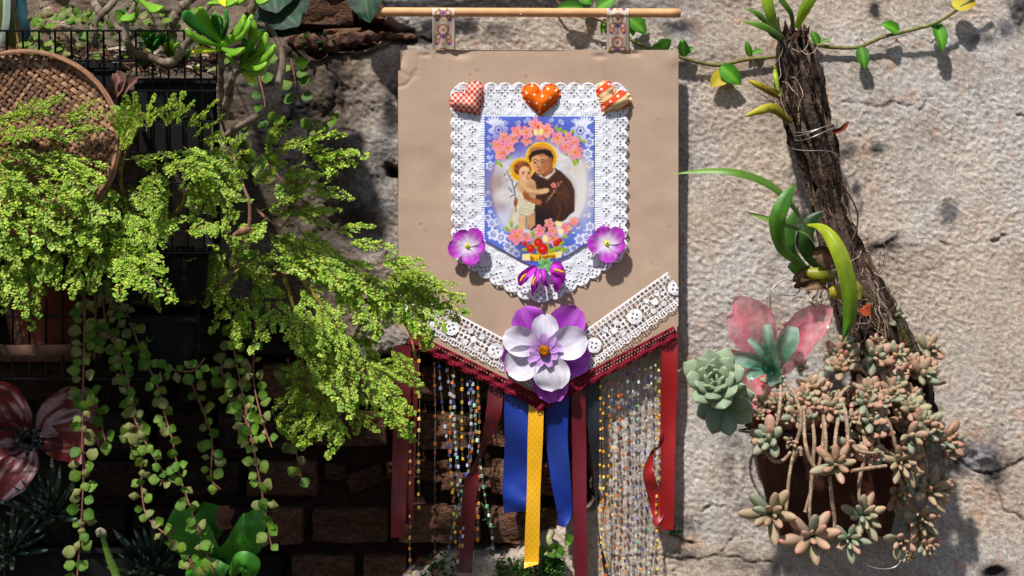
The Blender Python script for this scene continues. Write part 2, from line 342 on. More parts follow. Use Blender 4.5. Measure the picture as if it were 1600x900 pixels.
for y, e in rows.items():
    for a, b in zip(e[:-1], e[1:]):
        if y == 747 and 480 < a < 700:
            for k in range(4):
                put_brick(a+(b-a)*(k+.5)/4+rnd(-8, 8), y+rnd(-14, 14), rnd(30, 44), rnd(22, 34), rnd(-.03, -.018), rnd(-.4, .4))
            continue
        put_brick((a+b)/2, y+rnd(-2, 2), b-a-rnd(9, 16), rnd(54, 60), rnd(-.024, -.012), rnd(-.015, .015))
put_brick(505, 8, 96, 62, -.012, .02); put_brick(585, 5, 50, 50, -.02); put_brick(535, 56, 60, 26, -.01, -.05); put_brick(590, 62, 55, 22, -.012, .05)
lg = MB(); tube(lg, pp([(452, 62, .0), (480, 66, .006), (520, 70, .008), (555, 62, .008), (600, 58, .004), (650, 58, -.002)]), [.008, .012, .012, .009, .007, .004], 16, 70, lambda T, V: mix(K(66, 44, 40), K(110, 84, 66), sst(.4, .65, fbm(T*30, V*6, 9, 3))[..., None]), jit=.7); part('clay_ledge', lg, M_BRICK, wall)

# ================================================================== BANNER
ban = thing('cardboard_banner', 'hanging cardboard banner with lace, flowers, ribbons and a printed saint picture', 'banner', P(845, 635, .03))
BD = 0.034
OUT = [(627, 78), (1060, 79), (1061, 500), (1058, 517), (845, 634), (640, 527), (622, 512), (621, 112), (626, 108)]
def grid(x0, x1, y0, y1, st): return np.meshgrid(np.arange(x0, x1+st, st), np.arange(y0, y1+st, st), indexing='ij')
X, Y = grid(618, 1064, 76, 638, 2.0)
mk = sdpoly(X, Y, OUT) > -1
for cx, cy, rx, ry in [(627, 83, 5, 8), (665, 86, 7, 1.4), (722, 85, 9, 2.5), (937, 88, 7, 1.5), (991, 85, 7, 1.5)]: pass
hb = 0.003*(fbm(X/120, Y/90, 61, 3)-0.5)*2
for cx, cy, rx, ry, a in [(720, 85, 14, 6, -3.), (937, 88, 10, 4, -2.4), (991, 84, 9, 3.5, -2.6), (665, 86, 8, 2.5, -2.), (629, 90, 5, 12, -3.5), (1052, 92, 10, 12, 2.), (700, 95, 8, 40, .8), (940, 110, 6, 50, .6), (830, 90, 60, 20, .6)]:
    hb += a/1000*np.exp(-((X-cx)/rx)**2-((Y-cy)/ry)**2)
for pts, a in [([(628, 112), (640, 120), (650, 110)], 1), ([(622, 136), (634, 133), (648, 118)], 1.4), ([(655, 85), (652, 120)], .6)]: hb -= a/1000*np.exp(-(segdist(X, Y, pts)/2.5)**2)
cc = mix(K(192, 165, 142), K(176, 150, 129), (fbm(X/70, Y/200, 62, 3)*.8+.2*vn(X/40, Y/2.6, 5))[..., None])
for k in range(70):
    sx, sy = rnd(625, 1055), rnd(82, 610); q = ((X-sx)/rnd(1.2, 2.2))**2+((Y-sy)/1.3)**2; cc = mix(cc, K(84, 58, 44), (np.exp(-q)*rnd(.25, .9))[..., None])
bb = sheet(X, Y, BD+hb, mk, cc)
ol = OUT
for a, b in zip(ol, ol[1:]+ol[:1]):
    n_ = 12; t = np.linspace(0, 1, n_); ex = a[0]+(b[0]-a[0])*t; ey = a[1]+(b[1]-a[1])*t
    V = np.stack([Pn(ex, ey, np.full(n_, BD)), Pn(ex, ey, np.full(n_, BD-.005))], 1); bb.add(V, gridf(n_, 2), K(205, 182, 160))
bb.add([list(P(x, y, BD-.005)) for x, y in ol], np.array([list(range(len(ol)))]), K(165, 136, 112))
part('cardboard', bb, M_CARD, ban)
# rod, nail, tabs
r_ = MB(); tube(r_, pp([(573, 18.5, .05), (1063, 20.5, .05)]), .0068, 16, 30, K(222, 168, 116)); part('rod', r_, M_WOOD, ban)
r_ = MB(); tube(r_, [P(814, 23, .045), P(814, 23, .062)], .0016, 8, 2, K(220, 220, 215), smoothp=False); part('nail', r_, M_STEEL, ban)
def tabcol(X, Y, cx):
    c = np.broadcast_to(K(222, 205, 182), X.shape+(3,)).copy(); u = X-cx
    ph = (Y % 37.0)-18.5
    def dk(d_, w_, k, a=1.): nonlocal c; c = mix(c, k, (a*np.exp(-(d_/w_)**4))[..., None])
    dk(np.abs(np.abs(u)-14), 1.0, K(190, 165, 150), .6)
    for yo in (0, 37, -37):
        a_ = ph+yo
        dk(np.hypot(u, a_+9)-8, 1.1, K(150, 78, 50)); dk(np.hypot(np.abs(u)-8, a_-2)-4, 1.2, K(168, 98, 70))
        dk(np.hypot(np.abs(u)-9, a_-9)-3.2, 1.6, K(215, 120, 85)); dk(np.hypot(np.abs(u)-7, a_+14), 2.8, K(222, 122, 92))
        dk(np.abs(u)+np.abs(a_-2), 4.2, K(104, 50, 150)); dk(np.abs(np.abs(u)-10)+np.abs(a_-13), 3.2, K(110, 52, 150)); dk(np.abs(u)+np.abs(a_-13)*1.2, 3.0, K(222, 130, 60)); dk(np.hypot(u, a_+9), 3.0, K(220, 110, 60))
    return c
for cx, y1 in ((692.5, 77), (965, 78.5)):
    tb = MB(); X, Y = grid(cx-17, cx+17, 13, y1, .8); sl_ = (X-cx)*0.02
    D = np.where(Y < 26, .05+.0085*np.sqrt(np.clip(1-((Y-20)/9.)**2, 0, 1)), 0); D = np.where(Y >= 25, .0565-(Y-25)/52*.019, np.maximum(D, .05)); D = D+.0006*np.sin(X/3+Y/20)
    sheet(X, Y, D, np.ones(X.shape, bool), tabcol(X, Y+(0 if cx < 800 else 17), cx), tb)
    X2, Y2 = grid(cx-17, cx+17, 13, y1, 3); sheet(X2, Y2, np.where(Y2 < 26, .05-.0085*np.sqrt(np.clip(1-((Y2-20)/9.)**2, 0, 1)), .0425-(Y2-25)/52*.015), np.ones(X2.shape, bool), K(220, 205, 185), tb)
    part('brocade_tab', tb, M_FELT, ban)

# ---- eyelet lace frame
LO = [(713, 138), (973, 138), (972, 395), (920, 432), (860, 464), (830, 464), (766, 432), (714, 397)]
LI = [(757, 181), (928, 181), (928, 372), (845, 424), (757, 375)]
X, Y = grid(698, 988, 120, 480, .66)
best = np.full(X.shape, 1e9); U = np.zeros(X.shape); V = np.zeros(X.shape); acc = 0
for (x0, y0), (x1, y1) in zip(LO, LO[1:]+LO[:1]):
    L = math.hypot(x1-x0, y1-y0); tx, ty = (x1-x0)/L, (y1-y0)/L; u = (X-x0)*tx+(Y-y0)*ty; v = (X-x0)*(-ty)+(Y-y0)*tx   # v > 0 inside
    uc = np.clip(u, 0, L); d_ = np.hypot(u-uc, v); b_ = d_ < best; best = np.where(b_, d_, best)
    sc_ = L/max(1, round(L/21.5)); U = np.where(b_, uc*21.5/sc_+acc, U); V = np.where(b_, np.where(v > 0, d_, -d_), V); acc += 21.5*round(L/21.5)
inner = sdpoly(X, Y, LI)
um = (U % 21.5)-10.75; scal = 9.5*np.sqrt(np.clip(1-(um/11.6)**2, 0, 1))
mk = (V > -scal) & (inner < 4)
hol = np.ones(X.shape)*9; 
for a in (-4.6, 0, 4.6):
    for b in (-4.6, 0, 4.6):
        uu, vv_ = (a-b)*.95, (a+b)*.95; hol = np.minimum(hol, np.hypot(um-uu, (V-3.5)-vv_))
um2 = ((U+10.75) % 21.5)-10.75
for a, b in ((0, 4), (0, -4), (4, 0), (-4, 0)): hol = np.minimum(hol, np.hypot(um2-a, V-25-b))
mk &= hol > .95
pk = sst(30, 44, V)
hl = .004+.0011*np.sin(U*2*PI/21.5+1.2*np.sin(V/9))*sst(20, -8, V)+.0005*np.exp(-((hol-2.2)/.9)**2)+.0009*np.exp(-((V+scal-2.4)/1.5)**2)+.0010*(fbm(X/7, Y/7, 71, 3)-.5)*2
hl += pk*.0004*np.sin(U*1.7+2*vn(U/5, V/5, 3))+.003*(fbm(X/45, Y/45, 72, 2)-.5)
hl += .004*sst(400, 440, Y)*np.exp(-((X-822)/14)**2)
lc = mix(K(236, 238, 246), K(215, 218, 228), (np.exp(-((hol-2.)/.7)**2)*.5)[..., None])
part('eyelet_lace', sheet(X, Y, BD+np.maximum(hl, .0012), mk, lc), M_FABRIC, ban)

# ---- crochet lace and burgundy trim
def strip(p0, p1, W, fn, hfn, st, d, colr, mb=None, thick=.0):
    L = math.hypot(p1[0]-p0[0], p1[1]-p0[1]); tx, ty = (p1[0]-p0[0])/L, (p1[1]-p0[1])/L
    u, v = np.meshgrid(np.arange(0, L, st), np.arange(0, W, st), indexing='ij')
    Xs = p0[0]+u*tx-(v-W/2)*ty*1; Ys = p0[1]+u*ty+(v-W/2)*tx
    m_ = fn(u, v, L, W) & (sdpoly(Xs, Ys, OUT) > (.5 if fn is crochet else -14)); mb = sheet(Xs, Ys, d+hfn(u, v), m_, colr(u, v) if callable(colr) else colr, mb)
    return mb
def crochet(u, v, L, W):
    p = 78.0; um = ((u+20) % p)-p/2; vc = W*.47
    a = ((u % 7.4) < 2.7) | ((v % 7.2) < 2.6)
    r1 = np.hypot(um, v-vc); ang = np.arctan2(v-vc, um)
    a &= ~((r1 > 12.2) & (r1 < 15.2) & (np.abs(np.sin(ang*5)) > .5))
    a |= r1 < 12.5
    for q in (0, 1, 2, 3): a &= np.hypot(um-4.6*math.cos(q*PI/2), v-vc-4.6*math.sin(q*PI/2)) > 1.35
    um2 = ((u+20+p/2) % p)-p/2
    for cu, cv, rr in ((0, 0, 5.5), (10, 10, 5), (-10, -10, 5), (-10, 10, 5), (10, -10, 5)):
        r2 = np.hypot(um2-cu, v-vc-cv); an = np.arctan2(v-vc-cv, um2-cu); a &= ~((r2 > rr) & (r2 < rr+1.6) & (np.abs(np.sin(an*4)) > .75)); a |= r2 < rr-.2
    e = W-5.5+3.2*np.abs(np.sin(u*PI/17))
    a = np.where(v > W-11, ((v-(W-11)) < 1.7) | (((u % 4.6) < 2.1)) | (v > e-2.2), a)
    a = np.where(v < 2.0, True, a)
    return a & (v < e)
ch = lambda u, v: .0016+.0009*(fbm(u/3, v/3, 81, 2)-.5)+.0008*np.sin(u/19)+.0006*np.sin(v/4)
cw = lambda u, v: mix(K(250, 250, 253), K(230, 230, 238), vn(u/1.6, v/1.6, 5)[..., None])
cl = strip((619, 468), (850, 590), 50, crochet, ch, .62, BD+.001, cw)
cl = strip((850, 597), (1060, 448), 58, crochet, ch, .62, BD+.0026, cw, cl)
part('crochet_lace', cl, M_THREAD, ban)
def trimf(u, v, L, W):
    e = W-2.2+2.0*np.abs(np.sin(u*PI/6.5)); a = np.ones(u.shape, bool)
    a &= np.hypot((u % 5.2)-2.6, (v-5.5)*1.0) > .7; a &= np.hypot(((u+2.6) % 5.2)-2.6, v-10) > .6
    a &= ~((np.hypot((u % 6.5)-3.25, v-(W-5)) < 1.0))
    return a & (v < e)
th_ = lambda u, v: .0055+.0016*np.sin(u/4.+v/3)+.002*(fbm(u/6, v/5, 83, 3)-.5)+.0015*np.sin(v/2.2)
tc_ = lambda u, v: mix(K(132, 28, 46), K(92, 16, 34), vn(u/1.8, v/1.8, 6)[..., None])
tr = strip((640, 528), (852, 634), 22, trimf, th_, .8, BD, tc_)
tr = strip((836, 636), (1058, 519), 22, trimf, th_, .8, BD+.002, tc_, tr)
part('burgundy_trim', tr, M_THREAD, ban)
# ---- devotional print (flat printed paper: the picture is colour on a fine flat grid)
X, Y = grid(757, 928, 181.5, 424.5, .75); IM = np.broadcast_to(K(96, 116, 204), X.shape+(3,)).copy(); n0 = fbm(X/9, Y/9, 90, 3)
def put(sd_, colr, soft=.8, a=1.):
    global IM; k = np.clip(.5+sd_/soft, 0, 1)*a; IM = IM*(1-k[..., None])+np.asarray(colr)*k[..., None]
def ell(cx, cy, rx, ry, rot=0):
    c_, s_ = math.cos(R(rot)), math.sin(R(rot)); u = (X-cx)*c_+(Y-cy)*s_; v = -(X-cx)*s_+(Y-cy)*c_; m = min(rx, ry)
    return (1-np.hypot(u/rx, v/ry))*m
def poly(p): return sdpoly(X, Y, p)
def curve(p, w_): return w_-segdist(X, Y, [tuple(q) for q in cat_rom([(a, b, 0) for a, b in p], 14)[:, :2]])
WH = K(236, 238, 250); BL = K(70, 84, 180)
random.seed(31)
put(ell(843, 292, 150, 190), K(108, 130, 214), 60)
def wflower(cx, cy, r, n=6):
    for k in range(n):
        a = k*2*PI/n+cx; put(ell(cx+r*.62*math.cos(a), cy+r*.62*math.sin(a), r*.5, r*.34, math.degrees(a)), WH)
    put(-np.abs(ell(cx, cy, r*.42, r*.42))+.7, BL); put(ell(cx, cy, r*.18, r*.18), BL)
    for k in range(n): a = k*2*PI/n+cx; put(curve([(cx+r*.45*math.cos(a), cy+r*.45*math.sin(a)), (cx+r*.9*math.cos(a), cy+r*.9*math.sin(a))], .3), BL, 1, .6)
def swirl(cx, cy, r, s=1):
    put(curve([(cx+s*r*(1-k/9)*math.cos(k*.9), cy+r*(1-k/9)*math.sin(k*.9)) for k in range(9)], .75), WH)
for cx, cy, r in [(779, 203, 14), (907, 204, 14), (921, 222, 7), (918, 240, 8), (921, 256, 7), (766, 259, 7), (769, 349, 7), (771, 366, 9), (783, 371, 9), (762, 340, 5), (799, 391, 8), (917, 372, 9), (922, 354, 7), (906, 374, 8), (793, 384, 7), (886, 392, 8), (897, 388, 6), (920, 363, 5), (807, 396, 6), (922, 300, 6), (763, 318, 5), (924, 318, 5), (777, 346, 5)]: wflower(cx, cy, r)
for cx, cy, r, s in [(789, 191, 4.5, 1), (810, 191, 4.5, -1), (876, 189, 4.5, 1), (898, 188, 4.5, -1), (764, 214, 4, 1), (764, 245, 4, 1), (763, 232, 3, -1), (924, 210, 3.5, 1), (825, 186, 4, 1), (862, 187, 4, -1), (763, 300, 3.5, 1), (924, 285, 3.5, -1), (766, 330, 3.5, 1), (920, 335, 4, -1), (900, 190, 3, 1), (768, 190, 3, -1)]: swirl(cx, cy, r, s)
for k in range(7):
    a = R(-150+k*22); put(ell(772+9*math.cos(a), 196+9*math.sin(a), 6, 1.7, math.degrees(a)), WH); put(ell(914-9*math.cos(a), 196+9*math.sin(a), 6, 1.7, -math.degrees(a)), WH)
for k in range(70):
    a = rnd(0, 2*PI); e = rnd(1.02, 1.22); px, py = 843+76*e*math.cos(a), 292+92*e*math.sin(a); put(ell(px, py, rnd(.9, 2.2), rnd(.8, 1.4), rnd(0, 180)), WH)
# oval
oval = ell(843, 291, 75, 92)
put(oval+2, K(150, 130, 205), 3); put(oval, K(178, 165, 222), 2); put(oval-2, K(222, 220, 228), 3)
put(ell(835, 216, 60, 24)-0, K(96, 86, 190), 26, .95); put(ell(800, 228, 30, 20), K(120, 115, 205), 22, .7)
put(ell(868, 240, 36, 18, 20), K(228, 226, 224), 20, .7)
put(ell(775, 290, 16, 26), K(172, 148, 142), 18, .8); put(ell(783, 322, 12, 14), K(176, 156, 158), 12, .7); put(ell(788, 305, 14, 12), K(232, 226, 220), 10, .8)
put(ell(905, 262, 14, 12), K(214, 196, 176), 14, .8); put(ell(908, 300, 20, 50), K(226, 222, 212), 20, .7); put(ell(795, 345, 20, 16), K(205, 212, 232), 14, .8)
# halos
for cx, cy, r in ((846, 246.5, 25), (815, 265.5, 19)):
    put(ell(cx, cy, r, r), K(246, 206, 60), 1.2); put(ell(cx, cy, r-3, r-3), K(236, 172, 16), 1.2); put(-np.abs(ell(cx, cy, r-3.5, r-3.5))+.4, K(190, 116, 16), 1, .7); put(ell(cx+2, cy+4, r*.6, r*.6), K(240, 186, 40), 8, .6)
# brown habit
rob = [(833, 272), (838, 263), (852, 274), (866, 262), (877, 268), (885, 276), (893, 285), (898, 298), (898, 330), (890, 336), (884, 343), (872, 350), (862, 362), (842, 362), (824, 358), (828, 330), (826, 300), (822, 285)]
put(poly(rob), K(78, 46, 30), 1.2); put(ell(880, 300, 16, 26, -10), K(104, 64, 42), 14, .7); put(ell(855, 285, 18, 9, 20), K(70, 40, 26), 8, .7); put(ell(845, 345, 20, 18), K(40, 24, 20), 12, .85); put(poly([(838, 264), (856, 278), (868, 262), (873, 268), (857, 284), (838, 276)]), K(98, 62, 42), 2, .9)
for q in ([(866, 316), (872, 326), (868, 342)], [(878, 316), (882, 328), (876, 342)], [(858, 318), (862, 330), (860, 345)], [(888, 312), (891, 324), (886, 336)], [(880, 280), (890, 296), (893, 312)], [(842, 282), (852, 300), (870, 306)]): put(curve(q, .9), K(50, 28, 20), 2.2, .8)
for q in ([(869, 317), (875, 328), (871, 342)], [(862, 300), (876, 302), (888, 308)]): put(curve(q, .7), K(128, 82, 54), 2.2, .7)
put(poly([(842, 270), (850, 277), (863, 270), (866, 263), (868, 268), (856, 280), (843, 275)]), K(232, 222, 206), 1.5, .9)
# head of the friar: neck, face, tonsure, hair ring
put(poly([(846, 262), (863, 252), (864, 268), (851, 276)]), K(168, 104, 66), 1.5)
put(ell(846, 252, 14.5, 20, 12), K(226, 170, 124), 1.2); put(ell(853, 258, 8, 14, 15), K(176, 112, 72), 7, .8); put(ell(840, 250, 8, 8), K(232, 180, 136), 7, .7)
put(ell(845, 237, 17, 7.5, 5), K(196, 132, 84), 1.5)
put(poly([(827, 254), (826, 244), (831, 237), (840, 234), (853, 233), (861, 236), (865, 244), (864, 252), (859, 254), (857, 245), (849, 240), (838, 242), (831, 246), (829, 254)]), K(44, 28, 22), 1.5)
put(ell(860, 251, 3, 5), K(180, 112, 74), 1.5)
for ex in (836, 847): put(ell(ex, 254-.5*(ex > 840), 1.7, 1.5), K(36, 22, 18)); put(curve([(ex-3.6, 251), (ex, 249.2), (ex+4, 250.6)], .6), K(52, 30, 22), 1.2)
put(curve([(841, 251), (839.5, 259), (841.5, 262.5)], .6), K(160, 96, 64), 1.6, .9); put(ell(841.5, 262, 2.6, 1.2), K(150, 88, 60), 1.2, .7); put(ell(842.5, 266.5, 3.6, 1.3), K(172, 70, 56), 1); put(ell(843, 271.5, 5, 2.4), K(176, 116, 82), 3, .7)
# child: hair, face, body, arms, legs, cloth
put(ell(816, 264, 13, 11, 20), K(150, 84, 44), 2.5)
for k in range(26): a = R(140+k*9); put(ell(816.5+11*math.cos(a), 264+9.5*math.sin(a), 2.3, 1.9, k*37), K(*random.choice([(120, 62, 30), (172, 100, 54), (196, 126, 70)])), 1.4)
put(poly([(812, 278), (826, 276), (836, 284), (838, 296), (836, 316), (812, 316), (809, 296), (806, 290)]), K(226, 184, 140), 2)
put(ell(829, 296, 8, 12), K(190, 138, 98), 6, .7)
put(ell(820, 270, 9, 10.5, -8), K(238, 196, 154), 1.5); put(ell(826, 274, 4, 6), K(214, 154, 112), 4, .7); put(ell(814, 274, 3, 3), K(240, 170, 136), 3, .6)
for ex in (817.5, 826.5): put(ell(ex, 270.5, 1.9, 1.4), K(60, 34, 24)); put(curve([(ex-2.4, 267.8), (ex+2.4, 267.6)], .35), K(140, 86, 56), 1)
put(ell(823, 275, 1.2, 1), K(190, 120, 90), 1); put(ell(823.5, 278.3, 2, .9), K(184, 84, 66), .8)
put(curve([(812, 290), (824, 297), (838, 300), (853, 298)], 4), K(228, 184, 140), 2); put(curve([(814, 294), (826, 301), (842, 303)], .8), K(170, 118, 82), 2, .8); put(ell(854, 297, 4.2, 3), K(230, 186, 144), 1.5)
put(poly([(812, 334), (822, 336), (821, 358), (812, 358), (809, 345)]), K(228, 190, 142), 2); put(poly([(824, 336), (836, 330), (836, 352), (826, 360)]), K(208, 162, 116), 2); put(curve([(822.5, 336), (822, 358)], .8), K(140, 96, 64), 2)
put(poly([(808, 302), (818, 300), (832, 308), (836, 320), (834, 332), (826, 338), (816, 334), (809, 330)]), K(232, 222, 196), 1.5)
for k in range(6): put(curve([(810, 306+k*5), (820, 312+k*5), (834, 307+k*5)], .45), K(172, 156, 126), 1.6, .8)
put(poly([(804, 310), (810, 308), (808, 345), (800, 352), (797, 346)]), K(226, 214, 190), 2); put(poly([(795, 336), (803, 322), (800, 350), (793, 350)]), K(206, 196, 176), 2, .8)
put(ell(806, 316, 3.5, 7, 10), K(188, 122, 80), 1.5); put(curve([(842, 316), (832, 313), (824, 309), (820, 303)], 4.2), K(184, 116, 74), 2); put(curve([(828, 306), (820, 303)], 1), K(150, 88, 54), 1.5); put(curve([(829, 311), (819, 308)], .8), K(150, 88, 54), 1.5)
for q in ([(806, 330), (805, 305), (800, 285), (792, 268)], [(800, 300), (795, 293)], [(803, 304), (797, 308)], [(803, 295), (808, 286)]): put(curve(q, .8), K(80, 88, 74), 1.4)
for k in range(22): put(ell(793+rnd(-5, 9), 272+rnd(-16, 14), rnd(.9, 1.8), rnd(.6, 1.2), rnd(0, 180)), K(*random.choice([(214, 190, 130), (176, 140, 90), (236, 224, 190), (130, 110, 70)])), 1, .9)
for k in range(18): put(ell(mix(876, 856, k/17)+rnd(-2, 2), mix(283, 314, k/17)+rnd(-1, 1), 1, 1), K(206, 160, 130), 1, .9)
# flowers
def pink(cx, cy, r, c1=(248, 168, 172), c2=(238, 110, 122)):
    put(ell(cx+1, cy+1.5, r*.95, r*.95), K(60, 50, 90), 5, .55); a0 = rnd(0, 6)
    for k in range(5):
        a = a0+k*2*PI/5; put(ell(cx+r*.58*math.cos(a), cy+r*.58*math.sin(a), r*.47, r*.4, math.degrees(a)), K(c1[0]*rnd(.94, 1), c1[1]*rnd(.88, 1.1), c1[2]*rnd(.9, 1.1)), 1); put(curve([(cx, cy), (cx+r*.7*math.cos(a), cy+r*.7*math.sin(a))], .5), K(*c2), 3, .8)
    put(ell(cx, cy, r*.27, r*.25), K(244, 164, 60), 1.2); put(ell(cx, cy, r*.1, r*.1), K(190, 90, 30), 1)
def lf(cx, cy, r, a, c_=(172, 196, 40)): put(ell(cx, cy, r, r*.48, a), K(*c_), 1); put(ell(cx+1, cy+1, r*.6, r*.2, a), K(110, 140, 30), 1.5, .6)
for q in [(768, 226, 5, 30), (787, 210, 6, 30), (776, 254, 4, 80), (782, 257, 5, 60), (793, 246, 5, 20), (796, 220, 6, 60), (870, 201, 5, 60), (875, 203, 5, -60), (884, 207, 6, 30), (894, 206, 5, -20), (897, 254, 5, 70), (902, 252, 5, 100), (911, 221, 5, 20), (884, 241, 4, 40), (905, 216, 5, 80)]: lf(*q)
for cx, cy, r in [(787, 214, 8), (794, 219, 6), (888, 213, 7), (778, 226, 10), (801, 218, 9), (823, 219, 9), (846, 212, 9), (808, 206, 10.5), (898, 222, 9), (783, 240, 11), (794, 231, 10.5), (836, 195, 11), (823, 207, 10.5), (853, 204, 12), (871, 216, 11), (884, 229, 11), (899, 238, 12)]: pink(cx, cy, r)
put(ell(837, 207, 3.6, 5, -10), K(246, 232, 150)); put(ell(845, 206, 3.6, 5, 15), K(246, 232, 150)); put(ell(841, 198, 2, 2), K(226, 60, 40))
pink(865, 289.5, 4.5, (240, 150, 140), (200, 80, 80))
put(ell(845, 392, 44, 20), K(60, 66, 130), 18, .6)
for q in [(793, 358, 6, 50), (799, 351, 6, 90), (807, 355, 5, -40), (820, 390, 5, 0), (832, 366, 6, 60), (881, 391, 6, -20), (884, 356, 4, 0), (892, 350, 5, 40), (890, 361, 4, 60), (883, 370, 5, 10), (842, 396, 6, 60), (862, 392, 7, -30), (872, 388, 7, 10), (835, 384, 6, 40), (851, 408, 6, -60), (840, 372, 5, 0), (856, 386, 6, 70), (878, 380, 5, -40), (822, 380, 4, 30)]: lf(*q)
for cx, cy, r in [(843, 361, 10), (858, 349, 8), (897, 346, 7.5), (884, 356, 9), (864, 373, 11), (824, 371, 8), (863, 361, 8), (807, 369, 13.5)]: pink(cx, cy, r)
for q in [(874, 350, 5, 4, 0), (876, 361, 5, 4, 10), (852, 373, 4, 6, 0), (870, 349, 3, 4, 0)]: put(ell(*q), K(248, 234, 176), 1)
for cx, cy, r in [(829, 388, 6.5), (841, 379, 7), (869, 380, 5), (820, 381, 4), (874, 376, 4), (848, 389, 8.5)]:
    put(ell(cx, cy, r, r), K(222, 40, 24), 1.2)
    for k in range(3): put(-np.abs(ell(cx+.4*k, cy, r*(.3+.22*k), r*(.28+.2*k)))+.35, K(150, 14, 16), 1, .8)
    put(ell(cx-1, cy-1, r*.3, r*.25), K(250, 110, 60), 1.5)
put(poly([(816, 397), (829, 396), (829, 407), (816, 407)]), K(244, 226, 160)); put(poly([(866, 394), (879, 392), (877, 402), (866, 404)]), K(244, 226, 160))
put(poly([(827, 396), (848, 399), (868, 393), (869, 402), (850, 407), (829, 408)]), K(250, 200, 40), 1)
sh_ = IM.copy()
for dx_, dy_ in ((1, 0), (-1, 0), (0, 1), (0, -1)): sh_ += np.roll(IM, (dx_, dy_), (0, 1))
IM = IM*.35+.65*sh_/5; IM *= (1-.12*sst(.35, .7, fbm(X/6, Y/6, 93, 3))*sst(0, 30, oval))[..., None]
IM = (IM**1.2)*(0.97+.06*n0)[..., None]
LI2 = [(757, 182), (928, 182), (928, 373), (846, 424), (757, 375)]
pr = sheet(X, Y, BD+.0075+.0*X, sdpoly(X, Y, LI2) > -.3, IM); prt = part('printed_picture', pr, M_PRINT, ban)
def text_part(s, px, py, size, d, rot, colr, parent, name='lettering'):
    cu = bpy.data.curves.new(name, 'FONT'); cu.body = s; cu.size = size; cu.align_x = 'CENTER'; cu.extrude = 0.0001; cu.offset = size*.008
    to = bpy.data.objects.new(name, cu); C0.objects.link(to); bpy.context.view_layer.update()
    me = bpy.data.meshes.new_from_object(to); bpy.data.objects.remove(to); me.materials.clear()
    m = vmat('ink_'+name, .6, .2, .0, 10, 0, base=colr); me.materials.append(m)
    o = place(name, me, parent); p_ = P(px, py, d); o.matrix_basis = Matrix.Translation(p_)@Matrix.Rotation(rot, 4, 'Y')@Matrix.Rotation(PI/2, 4, 'X')@Matrix.Diagonal((.8, 1, 1, 1)); return o
text_part('St - Antônio', 848.5, 405.0, .0098, BD+.0085, R(-7), K(110, 18, 16), prt)
random.seed(5)

# ---- padded hearts
def heart(cx, cy, s, rot, colf, label, d=BD+.004, H=.012):
    x, y = grid(cx-s*1.4, cx+s*1.4, cy-s*1.4, cy+s*1.4, .6); c_, s_ = math.cos(R(rot)), math.sin(R(rot))
    u = (x-cx)*c_+(y-cy)*s_; v = -(-(x-cx)*s_+(y-cy)*c_); pl_ = []
    for k in range(120):
        t = k*2*PI/120; w_ = 1+.012*math.sin(t*24); pl_.append((s*16*math.sin(t)**3/15.5*w_, s*(13*math.cos(t)-5*math.cos(2*t)-2*math.cos(3*t)-math.cos(4*t)+2.5)/15.5*w_))
    q = sdpoly(u, v, pl_); e = np.clip((q-3.2)/(s*.5), 0, 1); ang = np.arctan2(v, u)
    hgt = .002+.0006*np.sin(ang*24)*sst(4.5, 2, q)*sst(-1, 1, q)-.0008*np.exp(-((q-3.4)/.8)**2)+H*np.sqrt(1-(1-e)**2)+.0003*np.sin(ang*24)*sst(9, 4, q)
    part('padded_heart', sheet(x, y, d+hgt, q > 0, colf(u, v, x, y)), M_FELT, ban, label=label)
def gingham(u, v, x, y):
    a = (np.floor((x+y*.9)/4.3) % 2); b = (np.floor((x-y*.9)/4.3) % 2); t = (a+b)/2
    return mix(K(246, 204, 186), K(196, 22, 14), (t**.9)[..., None])
def dots(u, v, x, y):
    c = np.broadcast_to(K(242, 104, 14), x.shape+(3,)).copy(); A = (x+y*.2)/13; B = (y-x*.2)/13; sh = (np.floor(B) % 2)*.5
    r = np.hypot(((A+sh) % 1)-.5, (B % 1)-.5)*13; c = mix(c, K(252, 240, 220), (r < 1.7)[..., None]*1.); return c
def stripes(u, v, x, y):
    q = (x*.62+y*.85); p_ = (q/25+.15) % 1; c = np.where((p_ < .42)[..., None], K(226, 74, 34), K(238, 188, 132)); c = np.where(((p_ > .5) & (p_ < .62) | (p_ > .8) & (p_ < .9))[..., None], K(244, 220, 178), c)
    w_ = (x*.85-y*.62); r = np.hypot(((w_/15) % 1-.5)*15, (p_-.2)*25); c = mix(c, K(250, 236, 240), ((r > .8) & (r < 2.1))[..., None]*1.); return c
heart(736, 160, 30, -33, gingham, 'red and white gingham padded heart'); heart(845, 158, 30, 2, dots, 'orange padded heart with white dots'); heart(953, 158, 29, 30, stripes, 'padded heart with orange and cream stripes')

